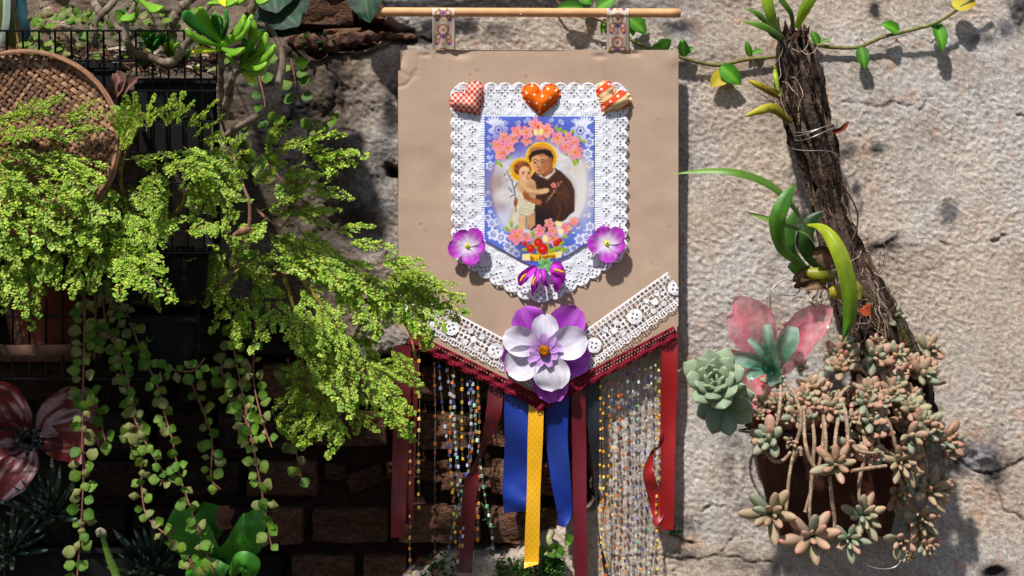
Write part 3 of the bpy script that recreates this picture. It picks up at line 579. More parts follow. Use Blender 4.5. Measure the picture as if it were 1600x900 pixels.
# ---- flowers on the banner
def petal(mb, cx, cy, d, ang, L, W, colf, lift=.25, curl=-.25, cup=.25, ruf=.12, prof=(.25, .75, 1, .95, .45), nv=11, n=14, rfreq=1.5):
    a = R(ang); dx, dz = math.cos(a), math.sin(a); l = L/1000; w_ = W/1000; c = P(cx, cy, d)
    pts = [c+Vector((dx*l*t, -(lift*l*t+curl*l*t*t), dz*l*t)) for t in np.linspace(0, 1, 6)]
    return blade(mb, pts, [w_*p for p in prof], cup=cup, ruf=ruf, rfreq=rfreq, col=colf, n=n, nv=nv, seed=rnd(0, 6))
def pansy(cx, cy, rot, label):
    f_ = thing_part('silk_pansy', ban, label)
    cA, cB, cW = K(196, 52, 200), K(214, 132, 222), K(240, 232, 246)
    def cf(T, V): return mix(mix(cW, cB, sst(.2, .6, T)[..., None]), cA, (sst(.4, .85, T+.1*np.sin(V*9))*.95)[..., None])*(.93+.07*np.cos(V*22))[..., None]
    for k, (a, L, W) in enumerate([(128, 27, 13), (195, 31, 13.5), (285, 30, 13), (2, 27, 12), (52, 30, 13)]):
        m = MB(); petal(m, cx, cy, BD+.014+.0012*k, a+rot, L, W, cf, lift=.12, curl=.05, cup=.1, ruf=.14, prof=(.2, .5, .8, 1.0, 1.06, .95, .35), n=20); place('petal', m.mesh('petal', M_PETAL), f_)
    m = MB(); lathe_d(m, cx, cy, BD+.0175, [(0, .0018), (2.2, .003), (4.2, .001), (5, -.001)], K(226, 214, 90)); place('flower_centre', m.mesh('flower_centre', M_FELT), f_)
    m = MB(); lathe_d(m, cx, cy, BD+.0195, [(0, .0008), (1.2, .0008), (1.8, -.001)], K(110, 100, 20)); place('flower_eye', m.mesh('flower_eye', M_FELT), f_)
def lathe_d(mb, cx, cy, d, prof, colr, seg=20):
    a = np.linspace(0, 2*PI, seg, endpoint=False); pr_ = np.array(prof, float); r = pr_[:, 0][:, None]
    Xq, Yq = cx+r*np.cos(a), cy+r*np.sin(a); D_ = d+pr_[:, 1][:, None]+0*a; mb.add(Pn(Xq, Yq, D_), gridf(len(pr_), seg, True), colarr(colr, Xq, Yq)); return mb
def thing_part(name, parent, label=None):
    """a part made of several pieces: its own mesh is the short stem behind it"""
    m = MB(); c = {'silk_pansy': None}.get(name); o = place(name, STUB, parent); return tag(o, label)
_s = MB(); tube(_s, [P(845, 300, BD-.002), P(845, 300, BD+.001)], .002, 6, 2, K(60, 90, 50), smoothp=False); STUB = _s.mesh('flower_stub', M_STEM)
pansy(731, 384, 0, 'purple and white silk pansy at the left of the lace'); pansy(949, 380, -12, 'purple and white silk pansy at the right of the lace')
# big blossom
bf = place('silk_blossom', STUB, ban); cx, cy = 850, 548
def cpur(T, V): return mix(K(204, 104, 226), K(156, 20, 178), (sst(1.05, .45, T+.12*np.cos(V*7))*.9)[..., None])*(.88+.12*np.cos(V*18+T*3))[..., None]
def cwhi(T, V): return mix(K(206, 158, 222), K(240, 236, 248), sst(.1, .5, T)[..., None])*(.92+.08*np.cos(V*16+T*3))[..., None]
for a, L, W in [(118, 74, 27), (50, 84, 27), (-14, 72, 28), (-78, 80, 26), (198, 66, 27)]:
    m = MB(); petal(m, cx, cy, BD+.006, a, L, W, cpur, lift=.16, curl=-.1, cup=.25, ruf=.22, prof=(.3, .5, .8, 1.0, 1.06, 1.02, .85, .35), n=26, nv=15); place('petal', m.mesh('petal', M_PETAL), bf, label='purple back petal')
for k, (a, L, W) in enumerate([(88, 56, 20), (18, 68, 25), (-72, 62, 27), (208, 64, 26), (158, 66, 22)]):
    m = MB(); petal(m, cx, cy, BD+.016+.001*k, a, L, W, cwhi, lift=.38, curl=-.32, cup=.34, ruf=.2, prof=(.28, .45, .72, .95, 1.05, 1.0, .8, .3), n=26, nv=15); place('petal', m.mesh('petal', M_PETAL), bf, label='white front petal')
clil = lambda T, V: mix(K(176, 120, 208), K(216, 170, 232), T[..., None])
for k in range(9):
    m = MB(); petal(m, cx, cy, BD+.024, k*40+12, rnd(22, 29), 7, clil, lift=.35, curl=-.1, cup=.25, prof=(.4, .8, 1, .9, .5), n=8, nv=5); place('petal', m.mesh('petal', M_PETAL), bf, label='small lilac inner petal')
m = MB(); lathe_d(m, cx, cy, BD+.036, [(0, .001), (3, .0015), (6, .002), (8, 0), (9, -.004)], lambda T, V: mix(K(150, 82, 14), K(196, 122, 20), vn(T*1.2, V*1.2, 3)[..., None])); place('flower_centre', m.mesh('flower_centre', M_SOIL), bf)
# two calla blooms
cb = place('silk_calla_pair', STUB, ban)
cm = lambda T, V: mix(K(206, 60, 208), K(150, 26, 160), (np.abs(V)*.6+.3*np.cos(T*9))[..., None])
for pts, ws, tw in [([(838, 416), (828, 424), (817, 434), (812, 446)], (2, 7, 8, 2), 0), ([(840, 417), (838, 432), (834, 446), (831, 461)], (2, 5, 6, 1), .5), ([(862, 412), (870, 418), (877, 428), (880, 442)], (3, 10, 7, 2), -.2), ([(862, 418), (866, 430), (870, 444), (868, 456)], (3, 6, 7, 2), .4), ([(848, 416), (849, 428), (851, 440), (857, 448)], (2, 4, 4, 2), -.6)]:
    m = MB(); blade(m, pp([(a, b, BD+.014+.010*math.sin(PI*i/3)) for i, (a, b) in enumerate(pts)]), [q/1000 for q in ws], cup=.6, ruf=.15, col=cm, twist=tw, n=14, nv=9); place('petal', m.mesh('petal', M_PETAL), cb)
for pts in ([(823, 428), (817, 433), (813, 440)], [(838, 432), (834, 439), (833, 446)], [(864, 421), (872, 423), (882, 426)]):
    m = MB(); tube(m, pp(pts, BD+.030), [.0014, .0022, .0015], 8, 8, K(236, 170, 40)); place('spadix', m.mesh('spadix', M_FELT), cb)
m = MB()
for a in (-10, 25, 60, 120, 150, 200, 235, 300): petal(m, 852, 414, BD+.016, a, 13, 4, K(128, 196, 120), lift=.25, prof=(.5, 1, .7, .1), n=6, nv=4)
place('calyx', m.mesh('calyx', M_PETAL), cb)
for pts in ([(838, 452), (840, 447), (844, 452), (842, 462)], [(850, 452), (853, 460), (848, 466)]):
    pass

# ---- hanging ribbons
def ribbon(pts, ws, colr, label, twist=0, d=.03, name='ribbon', cf=None, mat=None, nv=7, n=60, endcut=None, wave=1.5):
    p = []; N = len(pts)
    for i, q in enumerate(pts): p.append(P(q[0], q[1], (q[2] if len(q) > 2 else d)))
    m = MB()
    ln = cat_rom(p, n); ln[:, 1] += .0022*wave*np.sin(np.linspace(0, 7+len(pts), n)+pts[0][0])
    f = cf or (lambda T, V: np.tile(colr, (T.size, 1))*(.96+.04*np.sign(.85-np.abs(V.ravel())))[:, None])
    blade(m, ln, [w_/1000 for w_ in ws], col=f, twist=twist, n=n, nv=nv, cup=.16, ruf=.13, rfreq=len(pts)*.9, seed=pts[0][0])
    o = part(name, m, mat or M_SATIN, ban, label=label); return o
RED, DRED, BLUE, YEL, BLK = K(146, 13, 16), K(86, 8, 18), K(6, 48, 146), K(238, 176, 14), K(22, 22, 30)
ribbon([(643, 545), (640, 640), (636, 740), (634, 820)], [12, 12, 12, 12], DRED, 'dark red satin ribbon at the left edge, back layer', d=.026)
ribbon([(630, 540), (628, 640), (624, 760), (622, 840)], [12, 13, 12, 11], DRED, 'dark red satin ribbon at the left edge, front layer', d=.031)
ribbon([(775, 600), (772, 640), (764, 670), (748, 715), (735, 760), (728, 850), (725, 895)], [12, 12, 11, 7, 11, 12, 12], DRED*1.15, 'dark red satin ribbon with a twist, left of the blue ribbon', twist=[0, 0, .5, 1.1, .25, .1, 0], d=.030)
bl_ = lambda T, V: np.tile(BLUE, (T.size, 1))*(.8+.2*np.cos(T.ravel()*9+V.ravel()*1.5))[:, None]
ribbon([(806, 615), (808, 690), (806, 760), (806, 800)], [19, 19.5, 20.5, 18.5], BLUE, 'wide blue satin ribbon left of the yellow one', d=.028, cf=bl_, twist=[0, .08, -.05, .06])
ribbon([(872, 615), (870, 680), (876, 750), (882, 800), (876, 822)], [18, 17, 15, 12, 6], BLUE, 'blue satin ribbon narrowing to a point, right of the yellow one', d=.028, cf=bl_, twist=[0, -.08, .04, .1, .1])
m = MB(); u, v = np.meshgrid(np.linspace(0, 1, 420), np.linspace(-1, 1, 40), indexing='ij'); cxs = 838-8*u; yy = 632+254*u+np.where(u > .975, (u-.975)*-260*(v*.5+.2), 0); Xy = cxs+v*(11.6-.8*u+.5*np.sin(u*9))
s_ = 8.4; row = np.floor(yy/(s_*.62)); offx = (row % 2)*s_/2; cxu = ((Xy+offx) % s_)-s_/2; cyu = yy-row*s_*.62; arc = np.hypot(cxu, (cyu-1)*1.05)-s_*.5
lineq = np.exp(-(arc/.7)**2); yc = mix(YEL, K(206, 140, 6), (lineq*.5)[..., None]); yc = mix(yc, K(250, 200, 50), (.35*np.exp(-((cxu)/2.)**2-((cyu-3)/2)**2))[..., None])
m.add(Pn(Xy, yy, .0370+.002*np.sin(u*11)+.0014*v*np.sin(u*7)+np.where(u > .97, (u-.97)*.25, 0)-.00015*lineq), gridf(*u.shape)[:, ::-1], yc.reshape(-1, 3)); part('ribbon', m, M_SATIN, ban, label='yellow ribbon with a fish scale pattern in the middle')
ribbon([(903, 596), (905, 690), (906, 800), (908, 905), (908, 960)], [11, 11, 10.5, 10, 10], K(102, 12, 30), 'long burgundy satin ribbon right of the blue ribbons', d=.030)
ribbon([(925, 590), (928, 660), (932, 720), (932, 790), (936, 840), (944, 880), (954, 930)], [12, 11, 8, 1.6, 1.6, 4, 4], BLK, 'black ribbon twisting to a thin edge', twist=[0, 0, .4, .9, .9, .6, .4], d=.024)
ribbon([(1046, 530), (1045, 620), (1043, 730), (1042, 828)], [12.5, 12.5, 11, 10.5], RED, 'wide red satin ribbon at the right edge', d=.0325)
ribbon([(1034, 672, .033), (1030, 695, .033), (1019, 708, .032), (1013, 738, .037), (1019, 765, .034), (1028, 800, .03), (1024, 822, .03)], [2, 5, 4, 9, 10, 10, 2], RED*1.15, 'short twisted red ribbon end beside the wide red ribbon', twist=[.3, 1.0, .7, .1, .2, -.2, -.2], d=.03)

# ---- bead strands
def strand(pts, d, cols, step=17, size=2.5, start=6):
    p = cat_rom([P(a, b, d+rnd(-.003, .003)) for a, b in pts], 26); m = MB()
    for off in (-.0009, .0009):
        q = p.copy(); q[:, 0] += off*np.sin(np.linspace(0, 16, 26)+rnd(0, 3)); tube(m, q, .00028, 3, 26, K(120, 112, 100), smoothp=False)
    o = part('bead_strand', m, M_STRAND, ban)
    L = np.concatenate([[0], np.cumsum(np.linalg.norm(np.diff(p, axis=0), axis=1))])*1000; b = MB(); s = start+rnd(0, step)
    while s < L[-1]:
        c = [np.interp(s, L, p[:, i]) for i in range(3)]; r = size/1000*rnd(.8, 1.1); a = np.linspace(0, 2*PI, 7)[:-1]+rnd(0, 1); colr = K(*random.choice(cols))
        z = np.array([-1, -.75, .75, 1])[:, None]*r*1.15; rr = np.array([.55, 1, 1, .55])[:, None]*r
        v = np.stack([c[0]+rr*np.cos(a), c[1]+rr*np.sin(a), c[2]+z+0*a], -1); b.add(v, gridf(4, 6, True), colr*rnd(.45, 1.35))
        s += step*rnd(.7, 1.3)
    place('beads', b.mesh('beads', M_BEAD, False), o, kind='stuff')
GOLD = [(244, 196, 60), (236, 170, 40), (250, 220, 120)]; ORA = [(240, 120, 40), (220, 90, 30), (250, 160, 60)]; SIL = [(150, 156, 190), (120, 126, 170), (190, 194, 210)]; GRN = [(160, 210, 180), (200, 230, 205), (120, 180, 150)]; COP = [(180, 90, 50), (120, 50, 36), (90, 40, 36)]; AMB = [(216, 160, 80), (200, 130, 50)]; MIX = SIL+[(90, 90, 190), (60, 60, 130), (205, 150, 70)]
for pts, c in [([(640, 560), (641, 700), (640, 845), (642, 900)], AMB), ([(655, 550), (655, 650), (654, 760), (655, 800)], AMB+GOLD), ([(685, 560), (692, 640), (703, 720), (712, 800)], MIX), ([(697, 565), (706, 640), (715, 720), (724, 800), (720, 880)], GRN+SIL), ([(709, 572), (710, 640), (714, 740), (722, 830)], SIL),
               ([(708, 572), (703, 680), (707, 770), (714, 880)], GOLD+ORA), ([(722, 580), (722, 700), (724, 720)], GOLD), ([(735, 585), (737, 650), (730, 730), (722, 800), (714, 890)], SIL+[(90, 90, 190)]), ([(748, 592), (744, 650), (733, 730), (724, 790), (716, 880)], ORA+AMB),
               ([(738, 588), (746, 690), (757, 770), (768, 828), (772, 880)], GRN), ([(745, 590), (749, 640), (748, 760), (746, 850)], AMB+ORA), ([(728, 580), (733, 620), (738, 690), (727, 760), (702, 850), (701, 900)], SIL+GRN), ([(678, 560), (680, 650), (679, 900)], COP)]:
    strand(pts, .028, c)
for x_, c in [(938, GOLD), (945, GOLD+ORA), (951, ORA+GOLD), (957, SIL+GOLD), (966, COP+ORA), (973, ORA+COP), (981, COP+MIX), (991, SIL+MIX), (999, GRN+SIL), (1008, MIX), (1017, SIL+GRN), (1024, GOLD+SIL), (1029, GOLD)]:
    y0 = 634-(x_-846)*.552+16; strand([(x_, y0), (x_+rnd(-4, 3), 670), (x_+rnd(-4, 3), 730), (x_+rnd(-5, 2), 800), (x_+rnd(-7, 2), 860), (x_-rnd(0, 9), 920)], .026+rnd(0, .006), c, step=rnd(14, 18), size=2.0)
# ================================================================== RIGHT SIDE
# ---- dead trunk hosting the orchids
trunk = thing('dead_tree', 'dark rough dead trunk leaning on the wall with orchids tied to it', 'dead tree', P(1430, 640, .08))
tp = [(1236, 52, .055), (1248, 120, .055), (1262, 190, .05), (1284, 260, .045), (1298, 330, .04), (1318, 400, .045), (1348, 470, .05), (1375, 540, .055), (1400, 610, .055), (1420, 700, .055)]
tw_ = [.019, .030, .030, .026, .022, .028, .036, .044, .047, .042]
n, sd_ = 260, 96; p = cat_rom(pp(tp), n); t = np.linspace(0, 1, n); r = interp(tw_, t); T = nrmz(np.gradient(p, axis=0)); S = nrmz(np.cross(T, [0, -1, 0])); N = np.cross(S, T)
a = np.linspace(0, 2*PI, sd_, endpoint=False); TT, AA = np.meshgrid(t, a, indexing='ij'); ca, sa = np.cos(AA)*3.2, np.sin(AA)*3.2
g1 = fbm(ca*1.3+TT*3, sa*1.3+TT*9, 101, 4); g2 = vn(ca*3+7, sa*3+TT*22, 102); g3 = vn(ca*6+3, sa*6+TT*55, 103)
rid = 1-np.abs(2*vn(ca*2.2+TT*2, sa*2.2+TT*7, 104)-1)
disp = (g1-.5)*.55+(g2-.5)*.34+(g3-.5)*.2+(rid-.5)*.3-.5*np.exp(-((TT-.38)/.012)**2)*(g1 > .45)
rr = r[:, None]*(1+disp*.9); v = p[:, None]+rr[..., None]*(np.cos(AA)[..., None]*S[:, None]+.75*np.sin(AA)[..., None]*N[:, None])
cb_ = mix(K(30, 25, 22), K(86, 72, 62), sst(.35, .75, g1*.5+g2*.3+rid*.25)[..., None]); cb_ = mix(cb_, K(28, 20, 17), (sst(.5, .25, rid+disp*.5)*.8)[..., None]); cb_ = mix(cb_, K(84, 82, 34), (sst(.55, .7, fbm(ca, sa+TT*10, 105, 3))*(TT > .6)*.6)[..., None])
m = MB(); m.add(v, gridf(n, sd_, True), cb_.reshape(-1, 3)); m.add([p[0]+T[0]*-.004], np.array([[i-n*sd_, (i+1) % sd_-n*sd_, 0] for i in range(sd_)]), K(60, 45, 35)); part('trunk', m, M_BARK, trunk)
m = MB()                                               # loose bark strips
for k in range(210):
    s0 = rnd(0, .93); i0 = int(s0*n); i1 = min(n-1, i0+int(rnd(12, 34))); aa = rnd(PI*-.05, PI*1.05); q = []
    for i in np.linspace(i0, i1, 5).astype(int): q.append(p[i]+r[i]*rnd(1.0, 1.2)*(math.cos(aa)*S[i]+.75*math.sin(aa)*N[i])); aa += rnd(-.08, .08)
    cq = K(*random.choice([(74, 58, 48), (48, 37, 30), (104, 86, 72), (36, 28, 24), (122, 102, 84)])); blade(m, q, [0, rnd(.001, .004), rnd(.002, .005), .0005], nrm=(0.2, -1, .1), col=cq, n=7, nv=3, twist=rnd(-.8, .8))
for k in range(16): c = P(1215+k*3+rnd(-3, 3), rnd(48, 62), .07+rnd(-.01, .02)); fat(m, [c, c+Vector((rnd(-.006, .006), rnd(-.01, .01), rnd(.008, .03)))], [.004, .003, .0003], .6, col=K(74, 54, 42), sides=5, n=4)
part('bark_strips', m, M_BARK, trunk, kind='stuff')
m = MB()                                               # fibrous roots
for k in range(110):
    zone = random.random(); 
    if zone < .12: x0, y0 = rnd(1215, 1270), rnd(70, 150)
    elif zone < .75: x0, y0 = rnd(1320, 1385), rnd(370, 500)
    else: x0, y0 = rnd(1250, 1330), rnd(420, 480)
    q = [(x0, y0, .12+rnd(-.01, .02))]; a = rnd(40, 100)
    for j in range(5): a += rnd(-50, 50); l = rnd(6, 17); q.append((q[-1][0]+l*math.cos(R(a))*.8, q[-1][1]+l*math.sin(R(a)), q[-1][2]+rnd(-.006, .006)))
    tube(m, pp(q), [rnd(.0005, .0011), .0004], 4, 14, K(*random.choice([(150, 128, 112), (110, 88, 74), (182, 164, 146), (80, 60, 50)])))
part('fibrous_roots', m, M_STEM, trunk, kind='stuff')
for y0, dy, ph in [(205, 10, 0), (209, 14, .5), (200, 9, .9), (240, -14, .2)]:
    c = P(1273, y0, .052); m = MB(); aa = np.linspace(0, 2*PI, 30); q = [c+Vector((.034*math.cos(x), -.028*math.sin(x)*1.05, .001*dy*.6*math.cos(x+ph)+.004*math.sin(2*x))) for x in aa]
    tube(m, q, .0007, 5, 60, smoothp=True); part('tie_wire', m, M_STEEL, trunk)
for pts in ([(1310, 282, .10), (1330, 310, .09), (1340, 335, .08), (1338, 358, .07), (1332, 375, .08)], [(1283, 323, .11), (1300, 338, .115), (1320, 347, .11)], [(1301, 330, .11), (1297, 345, .112), (1290, 352, .11), (1288, 400, .11)]):
    m = MB(); tube(m, pp(pts), .0012, 5, 20, K(92, 60, 50)); part('dry_tendril', m, M_STEM, trunk)
def strap(root, name, pts, ws, col1, col2, nrm=(0, -1, .2), cup=.25, fold=.0, twist=0, label=None, mat=None):
    m = MB(); cf = lambda T, V: mix(col1, col2, T[..., None])*(1-.22*np.exp(-(V*5)**2)+.3*(vn(V*9+pts[0][0], T*2.5, 5)-.5)+.25*(fbm(V*2+3, T*7, pts[0][1], 3)-.5))[..., None]
    blade(m, pp(pts), [w_/1000 for w_ in ws], nrm=nrm, cup=-cup, fold=-fold, col=cf, n=30, nv=9, twist=twist); return part(name, m, mat or M_GLOSSY, root, label=label)
G1, G2, G3, Y1, Y2 = K(62, 104, 30), K(108, 150, 48), K(42, 80, 26), K(150, 176, 34), K(200, 190, 44)
# upper orchid
orc = thing('orchid', 'small orchid with green strap leaves on top of the dead trunk', 'orchid', P(1230, 60, .1), 'orchids tied to the trunk')
for pts, ws, c1, c2 in [([(1222, 60, .09), (1208, 30, .12), (1199, 0, .13), (1192, -40, .13)], [3, 8, 9, 6], G2, Y1), ([(1226, 58, .1), (1212, 50, .13), (1190, 40, .15), (1158, 33, .16)], [2, 5, 6, 0], G3, G2), ([(1228, 60, .09), (1205, 42, .12), (1185, 22, .14), (1163, 13, .15)], [2, 4, 5, 0], G3, G2),
                        ([(1240, 45, .1), (1236, 20, .12), (1222, 0, .13), (1205, -30, .13)], [3, 4, 5, 4], G3, G2), ([(1245, 44, .11), (1256, 18, .13), (1268, -5, .14), (1290, -40, .15)], [4, 8, 9, 7], Y1, G2), ([(1218, 62, .1), (1208, 52, .12), (1195, 40, .14), (1180, 36, .15)], [3, 6, 5, 0], G3, G1)]:
    strap(orc, 'leaf', pts, ws, c1, c2)
# dried pseudobulbs on the left flank
def bulb(root, pts, ws, c1, c2, label=None):
    m = MB(); cf = lambda T, V: mix(mix(c1, c2, T[..., None]), K(70, 52, 22), (np.abs(np.sin(V*7))**6*.5)[..., None]); fat(m, pp(pts), [w_/1000 for w_ in ws], .8, sides=20, n=14, col=cf); return part('pseudobulb', m, M_GLOSSY, root, label=label)
orc2 = thing('orchid', 'withered yellow orchid bulbs on the left flank of the dead trunk', 'orchid', P(1205, 180, .1), 'orchids tied to the trunk')
bulb(orc2, [(1235, 190, .11), (1210, 170, .12), (1190, 172, .13), (1165, 181, .13)], [5, 8, 6.5, 2], K(90, 80, 20), Y2, None); bulb(orc2, [(1222, 152, .11), (1205, 143, .12), (1185, 133, .13), (1170, 126, .13)], [5, 6, 5, 2], K(110, 100, 24), K(200, 176, 40))
m = MB()
for k in range(16): c = P(1215+rnd(-8, 10), 148+rnd(-14, 30), .12); tube(m, [c, c+Vector((-rnd(.01, .035), -rnd(0, .02), rnd(-.01, .032)))], [.0008, .0003], 4, 4, K(92, 70, 58))
part('dry_sheath', m, M_LITTER, orc2)
fat_ = MB(); fat(fat_, pp([(1210, 100, .1), (1212, 120, .12), (1218, 150, .12)]), [.001, .004, .002], col=Y1); part('bud', fat_, M_GLOSSY, orc2)
# middle orchid
orc3 = thing('orchid', 'large orchid with long arching leaves and fat bulbs halfway up the dead trunk', 'orchid', P(1260, 440, .12), 'orchids tied to the trunk')
strap(orc3, 'leaf', [(1272, 400, .13), (1268, 370, .16), (1240, 320, .2), (1200, 285, .22), (1150, 268, .23), (1100, 266, .22), (1050, 272, .21)], [5, 7, 8, 9, 8, 5.5, .3], G3, G2, nrm=(.1, -.8, .75), cup=.3)
strap(orc3, 'leaf', [(1262, 430, .14), (1245, 408, .17), (1222, 385, .2), (1215, 345, .22), (1228, 310, .22), (1243, 288, .21)], [5, 6, 9, 12, 10, .5], G2, K(60, 124, 34), cup=.25)
strap(orc3, 'leaf', [(1290, 440, .13), (1278, 395, .15), (1262, 366, .17), (1236, 352, .19), (1200, 340, .2), (1163, 330, .2)], [5, 8, 10, 10, 9, .5], G3, K(130, 164, 62), nrm=(0, -.6, 1))
strap(orc3, 'leaf', [(1270, 430, .12), (1245, 405, .14), (1234, 385, .15), (1236, 350, .15), (1248, 322, .15)], [5, 7, 8, 9, 1], G3, G1)
strap(orc3, 'leaf', [(1285, 420, .12), (1268, 400, .13), (1258, 375, .14), (1268, 345, .14), (1285, 330, .14)], [6, 11, 13, 9, 1], K(36, 66, 24), G3)
strap(orc3, 'leaf', [(1262, 350, .17), (1283, 352, .21), (1304, 374, .23), (1320, 410, .24), (1329, 450, .24), (1329, 495, .23), (1316, 534, .22)], [2, 7, 11, 12, 11.5, 10, .6], K(176, 186, 40), K(30, 100, 20), cup=.5, fold=.25, label='broad arching leaf turning from yellow to green')
bulb(orc3, [(1300, 432, .15), (1285, 430, .17), (1268, 428, .17), (1255, 424, .17)], [8, 12, 9, 3], K(92, 88, 20), K(160, 164, 40)); bulb(orc3, [(1318, 452, .15), (1306, 456, .17), (1296, 458, .17)], [8, 11, 6], K(120, 110, 30), K(200, 180, 50)); bulb(orc3, [(1262, 428, .13), (1246, 420, .15), (1232, 414, .15)], [10, 10, 4], K(60, 110, 30), K(110, 160, 44)); bulb(orc3, [(1330, 440, .13), (1340, 452, .13), (1342, 468, .13)], [5, 8, 4], K(130, 130, 40), K(160, 150, 50))
for pts, ws, tw in [([(1300, 410, .16), (1288, 400, .18), (1276, 395, .18), (1270, 402, .18)], [12, 14, 10, 3], .3), ([(1265, 425, .16), (1250, 430, .18), (1238, 438, .18)], [10, 10, 3], .6), ([(1290, 445, .16), (1275, 446, .18), (1258, 452, .18)], [7, 8, 3], -.5), ([(1270, 440, .16), (1255, 440, .17), (1240, 446, .17)], [6, 8, 5], .9)]:
    m = MB(); blade(m, pp(pts), [w_/1000 for w_ in ws], cup=.5, ruf=.3, twist=tw, col=lambda T, V: mix(K(150, 118, 92), K(84, 60, 44), (np.abs(np.sin(V*11)))[..., None]), n=12, nv=9); part('dry_sheath', m, M_LITTER, orc3)
m = MB(); tube(m, pp([(1240, 438, .17), (1225, 437, .19), (1212, 445, .2), (1203, 458, .2), (1204, 472, .19), (1203, 484, .17)]), .001, 6, 26, K(210, 200, 180)); part('aerial_root', m, M_STEM, orc3)
m = MB(); tube(m, pp([(1238, 470, .15), (1246, 464, .16), (1252, 465, .16), (1258, 461, .15)]), .0009, 6, 14, K(190, 176, 150)); part('aerial_root', m, M_STEM, orc3)
for k in range(7):
    m = MB(); tube(m, pp([(1276+rnd(-6, 6), 478+rnd(-4, 4), .17), (1272+rnd(-8, 8), 470, .18), (1278+rnd(-6, 6), 462, .17)]), .0009, 5, 10, K(176, 158, 130)); part('aerial_root', m, M_STEM, orc3)
# red-brown dried bud
m = MB()
for k in range(9): fat(m, pp([(1340+rnd(0, 4), 486, .15), (1350, 480+k*1.5, .165), (1361, 474+k*2.4, .16)]), [.001, .002, .0005], col=K(176, 84, 50), sides=5, n=6)
o = solo('dry_bud', m, M_LITTER, 'small rust coloured dried bud on the trunk beside the long yellow green leaf', 'dried bud')

m = MB(); blade(m, pp([(1298, 207, .06), (1308, 205, .07), (1318, 200, .075), (1326, 190, .07)]), [.001, .0035, .004, .001], cup=.6, col=K(116, 58, 36), n=10, nv=5)
solo('curled_dry_leaf', m, M_LITTER, 'small curled red brown dry leaf stuck to the right side of the dead trunk', 'dead leaf')
DOFF[0] = -.09
# ---- recycled plastic flower
pf = thing('plastic_flower', 'flower cut from pink and green plastic bottles leaning behind the green rosette', 'plastic flower', P(1205, 572, .2))
def pc(c): return lambda T, V: mix(K(*c), K(206, 176, 166), (sst(.35, .7, fbm(T*5+c[0], V*3+T*2, 111, 3))*.65)[..., None])
PK = (232, 122, 142)
for pts, ws, c in [([(1198, 566, .22), (1185, 535, .25), (1170, 505, .26), (1150, 480, .26), (1143, 477, .26)], [5, 27, 37, 22, 2], PK), ([(1215, 560, .21), (1235, 535, .24), (1262, 508, .25), (1285, 490, .25), (1302, 481, .25)], [4, 22, 27, 18, 1], PK),
                   ([(1222, 588, .22), (1236, 560, .27), (1252, 530, .28), (1266, 508, .28)], [2, 15, 20, 8], (232, 110, 140)), ([(1195, 572, .21), (1160, 566, .23), (1125, 566, .24), (1090, 572, .24)], [5, 16, 20, 5], PK), ([(1190, 580, .22), (1180, 600, .24), (1165, 618, .24), (1155, 632, .24)], [8, 26, 30, 12], (230, 100, 120))]:
    m = MB(); blade(m, pp(pts), [w_/1000 for w_ in ws], cup=.35, ruf=.1, col=pc(c), n=20, nv=11); part('petal', m, M_PLASTIC, pf)
for pts, ws in [([(1207, 580, .26), (1218, 555, .29), (1232, 530, .3), (1238, 510, .3)], [7, 13, 15, 8]), ([(1205, 582, .26), (1190, 568, .29), (1165, 562, .3), (1147, 561, .3)], [6, 10, 11, 9]), ([(1205, 578, .26), (1198, 560, .29), (1185, 543, .3), (1170, 529, .3)], [5, 7, 7, 4]), ([(1206, 580, .26), (1203, 555, .28), (1200, 530, .29), (1197, 507, .29)], [5, 7, 8, 6]), ([(1203, 578, .26), (1190, 575, .29), (1175, 583, .3), (1166, 589, .3)], [5, 9, 9, 5]), ([(1205, 575, .26), (1208, 590, .27), (1212, 600, .27)], [8, 11, 9])]:
    m = MB(); blade(m, pp(pts), [w_/1000 for w_ in ws], cup=.45, col=lambda T, V: mix(K(84, 160, 126), K(172, 204, 182), sst(.45, .9, T+.15*np.cos(V*5))[..., None]), n=14, nv=7); part('sepal', m, M_PLASTIC, pf)

# ---- terracotta pot on the right with trailing succulent
DOFF[0] = -.10
PC = P(1300, 640, .155); PX, PY, PZ = PC.x, PC.y, PC.z
pot2 = thing('terracotta_pot', 'terracotta wall pot overflowing with trailing succulent under the dead trunk', 'flower pot', (PX, PY, PZ-.19), 'terracotta flower pots')
claycol = lambda T, A: mix(K(92, 48, 34), K(60, 40, 34), fbm(np.cos(A)*4+5, T*6+np.sin(A)*4, 121, 3)[..., None])
m = MB(); lathe(m, (PX, PY, PZ), [(0, -.19), (.085, -.19), (.09, -.185), (.125, -.03), (.128, -.028), (.133, -.026), (.138, 0), (.137, .003), (.128, .003), (.122, -.02), (.06, -.022), (0, -.02)], 56, claycol, ax=(1, .38), wob=.004); part('pot', m, M_CLAY, pot2)
m = MB(); lathe(m, (PX, PY, PZ), [(0, .002), (.07, .004), (.11, -.002), (.127, -.012)], 40, K(44, 34, 28), ax=(1, .38), wob=.02); part('soil', m, M_SOIL, pot2)
m = MB(); aa = np.linspace(0, 2*PI, 30); tube(m, [Vector((PX+.141*math.cos(x), PY+.056*math.sin(x), PZ-.032)) for x in aa], .002, 6, 60); tube(m, [Vector((PX, PY+.05, PZ-.032)), Vector((PX, .0, PZ+.02))], .002, 6, 2, smoothp=False); part('wire_ring', m, M_WIRE, pot2)
ts = thing('trailing_succulent', 'pale pinkish trailing succulent spilling over the terracotta pot on thick stems', 'succulent plant', P(1320, 620, .2))
